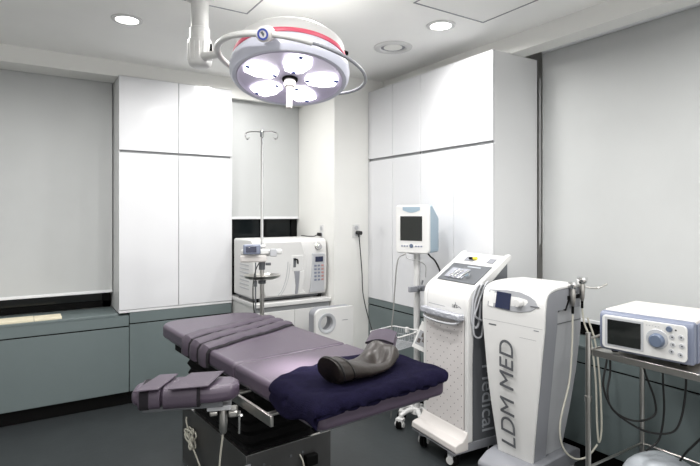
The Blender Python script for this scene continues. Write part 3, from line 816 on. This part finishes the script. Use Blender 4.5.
# ================================================================== casters helper
def caster(parent, x, y, rz=0, r=.036, top=.12, m='plastic_g'):
    c_, s_ = math.cos(rz), math.sin(rz)
    T = Matrix.Translation((x, y, 0)) @ Matrix.Rotation(rz, 4, 'Z')
    b = bmesh.new()
    bx(b, -.018, .030, -.026, .026, r*2-.012, r*2+.010)
    bx(b, -.006, .03, -.026, -.021, r-.012, r*2); bx(b, -.006, .03, .021, .026, r-.012, r*2)
    cyl(b, (-.004, 0, r*2), (-.004, 0, top), .010, 12)
    b.transform(T); y_ = obj('caster', b, m, parent, bevel=.002, seg=1)
    for s in (-1, 1):
        b = bmesh.new(); lathe(b, [(0, -.008), (r*.8, -.008), (r, -.005), (r, .005), (r*.8, .008), (0, .008)], 28, Euler((PI/2, 0, 0)), (.012, s*.011, r)); b.transform(T)
        obj('wheel', b, 'black', y_)
        b = bmesh.new(); lathe(b, [(0, .003), (r*.55, .003), (r*.55, -.003), (0, -.003)], 20, Euler((PI/2, 0, 0)), (.012, s*.0295, r)); b.transform(T)
        obj('hub_cap', b, 'plastic', y_)

# ================================================================== PERFORATED CART (device 1)
D1 = thing('treatment_cart', 'white wheeled treatment device with a perforated front panel', 'medical device', (2.235, 2.380, 0), math.radians(-4))
t = D1; hw = .215
def ext(P): return [((x+.022, z+.018) if x >= .295 and z > 1.1 else ((x+.022, z) if x >= .295 else (x, z))) for x, z in P]
b = bmesh.new()
pf = [(.0, .20), (.0, .93), (.004, .985), (.018, 1.022), (.045, 1.048), (.085, 1.072), (.30, 1.215), (.318, 1.218), (.318, 1.19), (.30, 1.17), (.30, .20)]
prism(b, ext(pf), XZ, -hw+.03, hw-.03); obj('body', b, 'plastic', t, bevel=.004)
for s in (-1, 1):
    ys = (s*hw, s*(hw-.0295)); b = bmesh.new()
    pf2 = [(-.008, .15), (-.008, .93), (-.003, .992), (.014, 1.032), (.045, 1.060), (.085, 1.084), (.30, 1.228), (.326, 1.230), (.326, 1.200), (.30, 1.180), (.12, 1.03), (.075, .98), (.055, .93), (.045, .86), (.035, .60), (.035, .15)]
    prism(b, ext(pf2), XZ, min(ys), max(ys)); obj('side_frame', b, 'plastic', t, bevel=.008, seg=3)
    ys = (s*(hw-.010), s*(hw-.0295)); b = bmesh.new()
    prism(b, [(.0355, .15), (.0355, .60), (.0455, .86), (.056, .93), (.076, .98), (.121, 1.03), (.323, 1.193), (.323, .15)], XZ, min(ys), max(ys)); sp = obj('side_panel', b, 'dgrey', t, bevel=.002, label='dark grey side panel')
    if s == -1:
        text('side_lettering', 'Medical', .135, 'ink_l', sp, Vector((.115, -hw+.0085, .60)), cols((0, 0, -1), (1, 0, 0), (0, -1, 0)), .0012)
obj('perforated_panel', box(-.0105, -.0005, -hw+.034, hw-.034, .185, .872), 'perf', t, bevel=.002)
# front apron with the small print and emblem
obj('print_line', box(-.0015, .0, .0, hw-.05, .922, .925), 'grey', t, smooth=False)
text('emblem', 'ULT', .028, 'ink', t, Vector((-.0015, -.065, .930)), cols((0, -1, 0), (0, 0, 1), (-1, 0, 0)), .0005, .2)
b = bmesh.new(); tube(b, spline([(-.002, -.085, .930), (-.002, -.100, .950), (-.002, -.098, .966)]), .0015, 6); tube(b, spline([(-.002, -.110, .932), (-.002, -.13, .942), (-.002, -.15, .933)]), .0015, 6); obj('emblem', b, 'ink', t)
# tray handle
b = bmesh.new(); prism(b, [(-.012, hw-.02), (-.058, hw-.03), (-.070, 0), (-.058, -hw+.03), (-.012, -hw+.02)], lambda u, v, h: (u, v, h), .868, .905); obj('front_tray', b, 'film', t, bevel=.008, seg=3, label='silvery film-wrapped front tray')
b = bmesh.new(); tube(b, spline([(-.012, hw-.05, .868), (-.052, hw-.07, .845), (-.062, 0, .837), (-.052, -hw+.07, .845), (-.012, -hw+.05, .868)]), .007, 10); obj('tray_rail', b, 'plastic_g', t)
# base apron
b = bmesh.new(); prism(b, [(-.105, .118), (-.10, .150), (-.075, .160), (-.045, .165), (-.022, .190), (-.011, .215), (.0, .215), (.0, .110), (-.09, .105)], XZ, -hw, hw); obj('foot_apron', b, 'plastic_w', t, bevel=.006, seg=3)
b = bmesh.new(); prism(b, [(-.10, .100), (.30, .100), (.30, .150), (.001, .149), (.0, .109), (-.095, .104)], XZ, -hw+.002, hw-.002); obj('chassis', b, 'grey', t, bevel=.004)
for x, y, a in ((-.055, .15, .6), (-.055, -.15, 1.9), (.25, .16, .3), (.25, -.16, .3)): caster(t, x, y, a, r=.042, top=.10)
# slanted top tray with instruments
ang = math.atan2(.165, .247)
sl = Matrix.Translation((.085, 0, 1.074)) @ Matrix.Rotation(-ang, 4, 'Y')
def slab(x0, x1, y0, y1, z0, z1):
    b = box(x0, x1, y0, y1, z0, z1); b.transform(sl); return b
pn = obj('instrument_panel', slab(-.005, .170, -hw+.038, hw-.038, .001, .006), 'dgrey', t, bevel=.002, label='dark grey instrument panel')
obj('instrument_tray', slab(.020, .115, -.04, .13, .0065, .014), 'film', pn, bevel=.003)
for y in (-.02, .03, .07):
    b = bmesh.new(); cyl(b, (.02, y, .020), (.09, y-.03, .020), .006, 10); b.transform(sl); obj('probe', b, 'chrome', pn)
b = bmesh.new(); cyl(b, (.05, -.08, .008), (.05, -.08, .026), .018, 20); b.transform(sl); obj('knob', b, 'chrome', pn)
obj('logo_strip', slab(.140, .150, -.10, .02, .0065, .0075), 'ink_l', pn, smooth=False)
obj('top_recess', slab(.205, .250, .03, .12, .001, .004), 'grey', t, bevel=.002)
obj('top_recess', slab(.205, .250, -.15, -.09, .001, .004), 'grey', t, bevel=.002)
b = bmesh.new(); cyl(b, (.225, .035, .012), (.230, .010, .012), .010, 12); b.transform(sl); obj('connector', b, 'yellow', t, label='yellow connector')
b = bmesh.new(); cyl(b, (.225, .075, .010), (.225, .036, .011), .008, 12); b.transform(sl); obj('connector', b, 'black', t)
# hose bunch on the near side
for k, (dx, zb, rr) in enumerate(((.0, .86, .007), (.02, .80, .006), (.045, .90, .006))):
    b = bmesh.new(); y = -hw-.008-.006*k
    tube(b, spline([(.10+dx, y+.01, 1.05+dx), (.065+dx, y-.004, 1.08), (.035+dx, y, 1.02), (.022+dx*.6, y, .95), (.02+dx*.3, y, zb), (.045+dx, y-.01, zb-.03), (.075+dx, y, zb+.01), (.085+dx, y, .98)]), rr, 10)
    obj('side_hose', b, 'plastic_g', t)

# ================================================================== MONITOR STAND
t = thing('monitor_stand', 'white pole stand on wheels behind the perforated cart', 'stand', (2.372, 2.815, 0))
b = bmesh.new(); cyl(b, (0, 0, .10), (0, 0, 1.221), .022, 20); obj('pole', b, 'plastic', t)
b = bmesh.new(); lathe(b, [(0, .13), (.04, .13), (.045, .09), (.0, .085)], 24); obj('hub', b, 'plastic', t)
for k in range(5):
    a = 2*PI*k/5+2.97; c_, s_ = math.cos(a), math.sin(a); L = .13
    b = bmesh.new(); tube(b, spline([(.03*c_, .03*s_, .115), (L*.6*c_, L*.6*s_, .112), (L*c_, L*s_, .088)]), lambda q: .020-.006*q, 12); lg = obj('leg', b, 'plastic', t)
    caster(lg, L*c_, L*s_, a+.6, r=.032, top=.088, m='plastic')
b = bmesh.new(); lathe(b, [(0, 1.220), (.06, 1.220), (.06, 1.2265), (0, 1.2265)], 24); obj('mount_plate', b, 'plastic', t)
obj('clamp', box(-.10, .04, -.045, -.023, .955, .995), 'grey', t, bevel=.005, label='grey clamp bracket')
b = bmesh.new(); cyl(b, (-.02, -.046, .975), (-.02, -.07, .975), .012, 12); cyl(b, (.02, -.03, 1.0), (.03, -.03, 1.03), .006, 8); obj('clamp_knob', b, 'dgrey', t)
obj('bracket', box(-.05, .03, -.04, -.023, .66, .675), 'plastic', t, bevel=.003)
# monitor
MA = math.radians(-32.7-30)
t = thing('vital_signs_monitor', 'white portable monitor with pale blue sides on the pole stand', 'monitor', (2.368, 2.805, 1.227), MA)
# local: front faces -y, width along x
mw, mh, mdp = .125, .335, .19
b = bmesh.new(); prism(b, [(-.06, .004), (-.06, mh-.02), (-.045, mh), (-.02, mh), (.11, mh-.09), (.11, .004)], lambda u, v, h: (h, u, v), -mw+.004, mw-.004)
obj('rear_case', b, 'blue', t, bevel=.010, seg=3, label='pale blue rear case')
b = bmesh.new(); prism(b, rrect(-mw, mw, 0, mh, .025, 6), XZ, -.095, -.0605); fr = obj('front_bezel', b, 'plastic', t, bevel=.008, seg=3)
obj('screen', box(-.088, .076, -.098, -.094, .088, .258), 'screen', fr, bevel=.003)
b = bmesh.new(); prism(b, [(-.07, .300)] + [(-.07+.13*k/8, .300-.018*math.sin(PI*k/8)) for k in range(1, 8)] + [(.06, .300), (.06, .322), (-.07, .322)], XZ, -.097, -.094); obj('handle_recess', b, 'blue', fr, bevel=.001)
for x in (-.075, -.055, -.035, .030, .050, .070): obj('button', box(x-.007, x+.007, -.098, -.094, .045, .055), 'blue_m', fr, bevel=.002)
b = bmesh.new(); cyl(b, (-.004, -.099, .052), (-.004, -.094, .052), .014, 20); obj('heart_button', b, 'blue_k', fr)
cable('monitor_cable', [(2.262, 2.800, 1.226), (2.215, 2.83, 1.18), (2.205, 2.85, 1.0), (2.195, 2.86, .80), (2.19, 2.87, .70), (2.20, 2.88, .50), (2.24, 2.92, .2), (2.28, 3.0, .01)], .0045, 'cable_g', 'grey cable hanging from the left of the portable monitor')
cable('monitor_lead', [(2.43, 2.765, 1.225), (2.445, 2.755, 1.20), (2.475, 2.73, 1.16), (2.51, 2.71, 1.05), (2.52, 2.70, .8)], .006, 'cable_b', 'short thick black lead from the right of the portable monitor')
cable('sensor_lead', [(2.255, 2.79, 1.225), (2.25, 2.78, 1.20), (2.275, 2.77, 1.185), (2.32, 2.76, 1.175), (2.37, 2.765, 1.16), (2.42, 2.775, 1.13), (2.42, 2.777, 1.05)], .0018, 'cable_g', 'thin grey lead looping under the portable monitor')

# wire basket on the stand
t = thing('wire_basket', 'white wire basket hung on the pole stand', 'basket', (2.19, 2.83, .595), math.radians(14))
bw, bd, bh_ = .135, .125, .09
def rim(z, g=0): return [(x, y, z) for x, y in rrect(-bw+g, bw-g, -bd+g, bd-g, .03, 4)]
b = bmesh.new(); tube(b, rim(bh_), .0045, 8, closed=True); obj('rim', b, 'plastic', t)
b = bmesh.new()
tube(b, rim(0, .015), .003, 6, closed=True); tube(b, rim(.045, .008), .002, 6, closed=True)
for k in range(16):
    x = -bw+.02+k*(2*bw-.04)/15
    tube(b, [(x, -bd, bh_), (x, -bd+.014, 0), (x, bd-.014, 0), (x, bd, bh_)], .0014, 5)
for k in range(12):
    y = -bd+.02+k*(2*bd-.04)/11
    tube(b, [(-bw, y, bh_), (-bw+.014, y, 0), (bw-.014, y, 0), (bw, y, bh_)], .0014, 5)
obj('wire_mesh', b, 'plastic_g', t)
obj('hanger', box(.125, .150, -.012, .012, .06, .098), 'plastic', t, bevel=.003)
# picture card leaning
t = thing('picture_card', 'white card with printed pictures leaning beside the wire basket', 'card', (2.25, 2.66, .59), math.radians(-52))
rotc = Matrix.Rotation(math.radians(22), 4, 'Y')
def cb(*a):
    b = box(*a); b.transform(rotc); return b
obj('sheet', cb(-.045, .045, 0, .003, .0, .19), 'paper', t, bevel=.0005, seg=1)
obj('printed_area', cb(-.034, .034, -.0008, 0, .03, .13), 'plastic_g', t, smooth=False)
for x0, z0 in ((-.026, .045), (.004, .06), (-.012, .09)): obj('printed_picture', cb(x0, x0+.020, -.0016, -.0008, z0, z0+.030), 'photo', t, smooth=False)

# ================================================================== LDM MED device (device 2)
t = thing('treatment_tower', 'white and grey wheeled tower with LDM MED printed up its front', 'medical device', (2.26, 1.885, 0), math.radians(5))
def wz(z):
    P = [(.0, .105), (.15, .108), (.30, .126), (.45, .146), (.60, .165), (.75, .180), (.90, .196), (1.0, .198), (1.2, .196)]
    for (a, wa), (c, wc) in zip(P, P[1:]):
        if z <= c: return wa+(wc-wa)*(z-a)/(c-a)
    return .188
def crv(off):
    base = [(.030, .15), (.018, .30), (.008, .45), (.002, .60), (0, .75), (0, .93), (.003, 1.00), (.014, 1.055), (.040, 1.088), (.085, 1.103), (.14, 1.110), (.24, 1.112), (.40, 1.108)]
    base = [(p.x, p.z) for p in spline([(x, 0, z) for x, z in base], 4)]
    out = []
    for i, (x, z) in enumerate(base):
        a = base[max(0, i-1)]; c = base[min(len(base)-1, i+1)]
        d = Vector((c[0]-a[0], c[1]-a[1])).normalized(); out.append((x+d.y*off, z-d.x*off))
    return out
def shell(o0, o1, k0, k1, wk=1.0, xmax=.40):
    A = crv(o0); B = crv(o1)
    poly = A[k0:k1]+B[k0:k1][::-1]
    b = bmesh.new(); prism(b, poly, XZ, -1, 1)
    for v in b.verts: v.co.y *= wz(v.co.z)*wk
    return b
N = len(crv(0))
obj('front_shell', shell(0, .016, 0, N), 'plastic', t, bevel=.005, seg=3, angle=30)
obj('side_band', shell(.0165, .125, 0, N-1, 1.0), 'grey', t, bevel=.004, seg=2, label='grey arched side band', angle=30)
A = crv(.126)
b = bmesh.new(); poly = [p for p in A if p[0] < .36]; poly = poly+[(.40, poly[-1][1]), (.408, .85), (.400, .62), (.375, .40), (.33, .15)]
prism(b, poly, XZ, -1, 1)
for v in b.verts: v.co.y *= wz(v.co.z)*.90
obj('rear_body', b, 'plastic_g', t, bevel=.004, seg=2, angle=30)
obj('rear_seam', box(.12, .401, -.178, .178, .905, .909), 'dgrey', t, smooth=False)
b = bmesh.new()
prism(b, [(-.10, .105), (-.09, .125), (-.02, .160), (.05, .170), (.40, .170), (.44, .15), (.44, .085), (-.09, .085)], XZ, -.155, .155); obj('foot_plate', b, 'grey', t, bevel=.008, seg=3)
for x, y in ((-.04, .12), (-.04, -.12), (.38, .12), (.38, -.12)): caster(t, x, y, .4, top=.086)
def fr(x0, x1, y0, y1, z0, z1): return box(x0, x1, y0, y1, z0, z1)
# console
out = [(.160, 1.012), (.160, .920), (.10, .914), (.02, .908), (-.06, .912), (-.12, .928), (-.158, .955), (-.14, .985), (-.10, 1.005), (-.04, 1.018), (.04, 1.020)]
DZ = .058
def fx(z):
    P = crv(0)
    for (xa, za), (xc, zc) in zip(P, P[1:]):
        if za <= z <= zc: return xa+(xc-xa)*(z-za)/(zc-za)
    return 0.0
b = bmesh.new(); prism(b, out, lambda u, v, h: (h+fx(v+DZ)*.9, u, v+DZ), -.003, .004); cs = obj('console', b, 'console', t, bevel=.0015, seg=2, label='light grey fish-shaped console')
b = bmesh.new(); prism(b, [(.150, 1.008), (.150, .922), (.120, .918), (.120, 1.006)], lambda u, v, h: (h+fx(v+DZ)*.9, u, v+DZ), -.005, -.003); obj('keypad_strip', b, 'plastic', cs)
b = bmesh.new(); prism(b, [(.105, 1.008), (.105, .920), (.010, .916), (.010, 1.005)], lambda u, v, h: (h+fx(v+DZ)*.9, u, v+DZ), -.007, -.003); obj('screen', b, 'screen_b', cs, bevel=.001)
b = bmesh.new(); lathe(b, [(0, .028), (.020, .026), (.024, .02), (.026, 0), (.0, 0)], 32, Euler((0, -PI/2, 0)), (-.002, -.048, .965+DZ)); obj('knob', b, 'plastic', cs)
RT = cols((0, 0, 1), (0, 1, 0), (-1, 0, 0))
lt = text('lettering', 'LDM MED', .128, 'ink', t, Vector((-.010, -.022, .225)), RT, .0015, .12)
# bend the lettering onto the curved front
base_c = [(.030, .15), (.018, .30), (.008, .45), (.002, .60), (0, .75), (0, .93)]
def fcurve(z):
    for (xa, za), (xc, zc) in zip(base_c, base_c[1:]):
        if z <= zc: return xa+(xc-xa)*(z-za)/(zc-za)
    return 0
xs = [v.co.x for v in lt.data.vertices]; k_ = .585/(max(xs)-min(xs))
for v in lt.data.vertices:
    v.co.x = (v.co.x-min(xs))*k_ if False else v.co.x
x0_ = min(xs)
for v in lt.data.vertices:
    v.co.x = (v.co.x-x0_)*k_
    v.co.z -= fcurve(.225+v.co.x)-.010+.0010
for (s_, y, z, sz) in (('T', .140, .858, .018), ('I', -.085, 1.008, .012)):
    pass
obj('small_print', box(-.0012, 0, .10, .15, .872, .880), 'ink', t, smooth=False)
obj('small_print', box(-.0012, .006, -.165, -.115, 1.010, 1.014), 'ink', t, smooth=False)
obj('small_print', box(-.0012, 0, -.165, -.135, .885, .890), 'grey', t, smooth=False)
obj('panel_gap', box(-.0008, .0004, -.186, .183, .8995, .9010), 'grey', t, smooth=False)
obj('printed_line', box(-.0012, 0, -.150, -.05, .835, .8365), 'grey', t, smooth=False)
# probes hung at the right-hand rear top
for k, (x, y) in enumerate(((.245, -.215), (.325, -.225))):
    p = thing('hand_probe', ('steel hand probe with round head at the top of the tower, nearer its front', 'steel hand probe with round head at the top of the tower, further back')[k], 'probe', (0, 0, 0), 0, 'hand probes on the tower')
    p.matrix_world = Matrix.Translation((2.26, 1.885, 0)) @ Matrix.Rotation(math.radians(5), 4, 'Z') @ Matrix.Translation((x, y, 0))
    z = 1.115+.022*k; rr = .024+.006*k
    b = bmesh.new(); lathe(b, [(0, z+.018), (rr*.9, z+.016), (rr, z+.006), (rr*.85, z-.012), (.013, z-.022), (0, z-.022)], 28); obj('head', b, 'chrome', p)
    b = bmesh.new(); lathe(b, [(0, z-.02), (.013, z-.02), (.016, z-.05), (.013, z-.10), (.007, z-.115), (0, z-.115)], 20); obj('grip', b, 'steel', p)
    b = bmesh.new(); cyl(b, (0, 0, z-.155), (0, 0, z-.115), .007, 12); obj('strain_relief', b, 'black', p)
b = bmesh.new(); tube(b, spline([(.30, -.199, 1.07), (.25, -.196, 1.05), (.20, -.194, .98)]), .008, 8); bx(b, .22, .355, -.203, -.170, 1.035, 1.055); obj('probe_holder', b, 'black', t)
b = bmesh.new(); tube(b, spline([(.325, -.245, 1.10), (.34, -.29, 1.098), (.36, -.31, 1.105), (.39, -.33, 1.12)]), .005, 8); 
tag(obj('steel_hook', b, 'steel'), 'thin steel wire hook pointing right from the probes', 'hook').matrix_world = Matrix.Translation((2.26, 1.885, 0)) @ Matrix.Rotation(math.radians(5), 4, 'Z')
Tt = Matrix.Translation((2.26, 1.885, 0)) @ Matrix.Rotation(math.radians(5), 4, 'Z')
def L2(*p): return tuple(Tt @ Vector(p))
cable('probe_cable', [L2(.245, -.215, .955), L2(.235, -.217, .80), L2(.205, -.218, .60), L2(.12, -.215, .40), L2(.13, -.225, .27), L2(.20, -.25, .20), L2(.27, -.285, .205), L2(.325, -.31, .262)], .005, 'cable_w', 'cream cable sweeping down the tower side from the nearer probe')
cable('probe_cable', [L2(.325, -.225, .98), L2(.33, -.235, .90), L2(.335, -.27, .80), L2(.335, -.295, .60), L2(.33, -.305, .38), L2(.34, -.31, .27), L2(.36, -.315, .35), L2(.36, -.305, .60), L2(.36, -.28, .80), L2(.345, -.245, .93)], .005, 'cable_w', 'cream cable doubled into a long hanging loop behind the steel cart post')

# ================================================================== STEEL CART
CX0, CX1, CY1, CY0 = 2.30, 2.785, 1.46, .72
t = thing('steel_cart', 'chrome-legged steel cart at the right picture edge', 'cart', (CX0, CY0, 0))
LX, LY = CX1-CX0, CY1-CY0
for x, y in ((0, LY), (LX, LY), (0, 0), (LX, 0)):
    b = bmesh.new(); cyl(b, (x, y, .07), (x, y, .930 if x == 0 else .87), .0125, 18); cyl(b, (x, y, .60), (x, y, .625), .0165, 16) if (x == 0) else None
    pst = obj('post', b, 'steel', t)
    caster(pst, x, y, .8, r=.028, top=.07)
b = bmesh.new(); bx(b, .014, LX-.014, .0, LY, .838, .846); bx(b, .006, .014, .014, LY-.014, .822, .852); bx(b, LX-.014, LX-.006, .014, LY-.014, .822, .852); bx(b, .014, LX-.014, LY-.008, LY, .822, .852); bx(b, .014, LX-.014, 0, .008, .822, .852)
obj('top_shelf', b, 'steel', t, bevel=.001, seg=1)
b = bmesh.new(); cyl(b, (0, LY, .898), (.10, LY, .905), .006, 10); obj('rail_stub', b, 'steel', t)
for a_, c_ in (((0, LY), (LX, LY)), ((LX, LY), (LX, 0)), ((LX, 0), (0, 0)), ((0, 0), (0, LY))):
    if a_ == (0, 0): continue
    b = bmesh.new(); cyl(b, (*a_, .282), (*c_, .282), .0065, 12); obj('lower_rail', b, 'steel', t)
b = bmesh.new(); bx(b, .012, LX-.012, .012, LY-.012, .10, .106); obj('bottom_shelf', b, 'steel', t, smooth=False)
for s, y in ((0, 0),):
    pass
# covered pedal/bag on the lower shelf
b = bmesh.new(); NN = 26; rings = []
for i in range(9):
    q = i/8; rad = math.cos(q*PI/2*.92)**.6; z = .235*math.sin(q*PI/2)
    ring = []
    for k in range(NN):
        a = 2*PI*k/NN
        ex = .165*rad*(abs(math.cos(a))**.75)*(1 if math.cos(a) > 0 else -1); ey = .185*rad*(abs(math.sin(a))**.75)*(1 if math.sin(a) > 0 else -1)
        n_ = noise.noise(Vector((ex*9, ey*9, z*8)))*.018
        ring.append(b.verts.new((ex*(1+n_*3), ey*(1+n_*3), max(0, z+n_*.8*q))))
    rings.append(ring)
for a_, c_ in zip(rings, rings[1:]):
    for k in range(NN): b.faces.new((a_[k], a_[(k+1) % NN], c_[(k+1) % NN], c_[k]))
b.faces.new(rings[0][::-1]); b.faces.new(rings[-1])
o = obj('covered_bundle', b, 'bag', angle=80); o.location = (2.56, 1.25, .107)
tag(o, 'pale grey plastic-wrapped bundle on the bottom shelf of the steel cart', 'bundle')

# black cables under the top shelf
def cc(label, pts): cable('equipment_cable', [(x, y+(.045 if y > 1.0 else .03), z) for x, y, z in pts], .005, 'cable_b', label, group='black cables under the steel cart')
cc('black cable making the widest loop under the steel cart, furthest left', [(2.45, 1.42, .836), (2.43, 1.40, .78), (2.40, 1.40, .66), (2.42, 1.36, .55), (2.50, 1.30, .50), (2.60, 1.26, .52), (2.60, 1.26, .60), (2.56, 1.28, .72), (2.54, 1.30, .836)])
cc('black cable crossing the wide loop and rising on the right', [(2.47, 1.41, .836), (2.46, 1.40, .72), (2.42, 1.39, .62), (2.43, 1.36, .54), (2.52, 1.27, .46), (2.62, 1.20, .45), (2.68, 1.18, .50), (2.70, 1.165, .65), (2.68, 1.155, .836)])
cc('black cable hanging nearly straight, right of the rear cart post', [(2.60, 1.22, .836), (2.60, 1.22, .70), (2.61, 1.22, .55), (2.60, 1.235, .42), (2.57, 1.26, .37), (2.56, 1.28, .35)])
cc('black cable slanting down at the right picture edge', [(2.64, .96, .836), (2.65, .98, .65), (2.63, 1.05, .50), (2.62, 1.13, .38), (2.62, 1.165, .31)])

# ------------------------------------------------------------------ generator on the cart (device 3)
t = thing('console_unit', 'white and steel-blue console with dark screen and round knob, on the steel cart', 'medical device', (2.300, 1.405, .853), math.radians(7))
# local: front faces -x, y from 0 (left) to -.38 (right)
gw, gd, gh = .385, .40, .20
b = bmesh.new(); prism(b, [(.012, .012), (.0, .03), (.0, .175), (.012, .192), (.05, .193), (.05, .012)], XZ, -gw, 0); obj('front_frame', b, 'blue_m', t, bevel=.012, seg=4, label='steel-blue front frame')
obj('housing', box(.0505, gd, -gw+.004, -.004, .014, .197), 'plastic_w', t, bevel=.008, seg=3)
obj('side_cover', box(.0505, gd-.01, -gw-.003, -gw+.0035, .016, .182), 'blue_m', t, bevel=.002)
for y in (-.05, -gw+.05):
    for x in (.05, gd-.05):
        b = bmesh.new(); cyl(b, (x, y, 0), (x, y, .015), .014, 14); obj('foot', b, 'black', t)
b = bmesh.new(); prism(b, rrect(-gw+.020, -.016, .025, .178, .018, 6), YZ, -.006, .0015); fp = obj('front_plate', b, 'plastic', t, bevel=.003)
obj('screen_surround', box(-.0085, -.0062, -.196, -.030, .038, .170), 'plastic_g', fp, bevel=.002)
obj('screen', box(-.0105, -.0086, -.186, -.042, .046, .160), 'screen', fp, bevel=.002)
b = bmesh.new(); lathe(b, [(0, .004), (.042, .004), (.044, 0), (0, 0)], 40, Euler((0, -PI/2, 0)), (-.006, -.250, .104)); obj('dial_ring', b, 'plastic_g', fp)
b = bmesh.new(); lathe(b, [(0, .022), (.024, .021), (.029, .016), (.031, 0), (0, 0)], 36, Euler((0, -PI/2, 0)), (-.0102, -.252, .100)); obj('dial', b, 'blue_k', fp, label='blue rotary dial')
b = bmesh.new(); lathe(b, [(0, .008), (.011, .008), (.013, 0), (0, 0)], 24, Euler((0, -PI/2, 0)), (-.0062, -.298, .156)); obj('power_button', b, 'blue_k', fp)
obj('indicator', box(-.0072, -.006, -.326, -.320, .152, .158), 'black', fp, smooth=False)
for y, z in ((-.308, .124), (-.342, .128), (-.311, .092), (-.345, .092), (-.306, .062), (-.340, .054)):
    b = bmesh.new(); lathe(b, [(0, .003), (.010, .003), (.011, 0), (0, 0)], 20, Euler((0, -PI/2, 0)), (-.006, y, z)); obj('soft_key', b, 'plastic_g', fp)
    b = bmesh.new(); lathe(b, [(0, .001), (.003, .001), (.003, 0), (0, 0)], 12, Euler((0, -PI/2, 0)), (-.009, y-.002, z)); obj('key_mark', b, 'black', fp)
for k in range(5): obj('print_mark', box(-.0068, -.006, -.212-k*.012, -.206-k*.012, .158, .160), 'grey', fp, smooth=False)
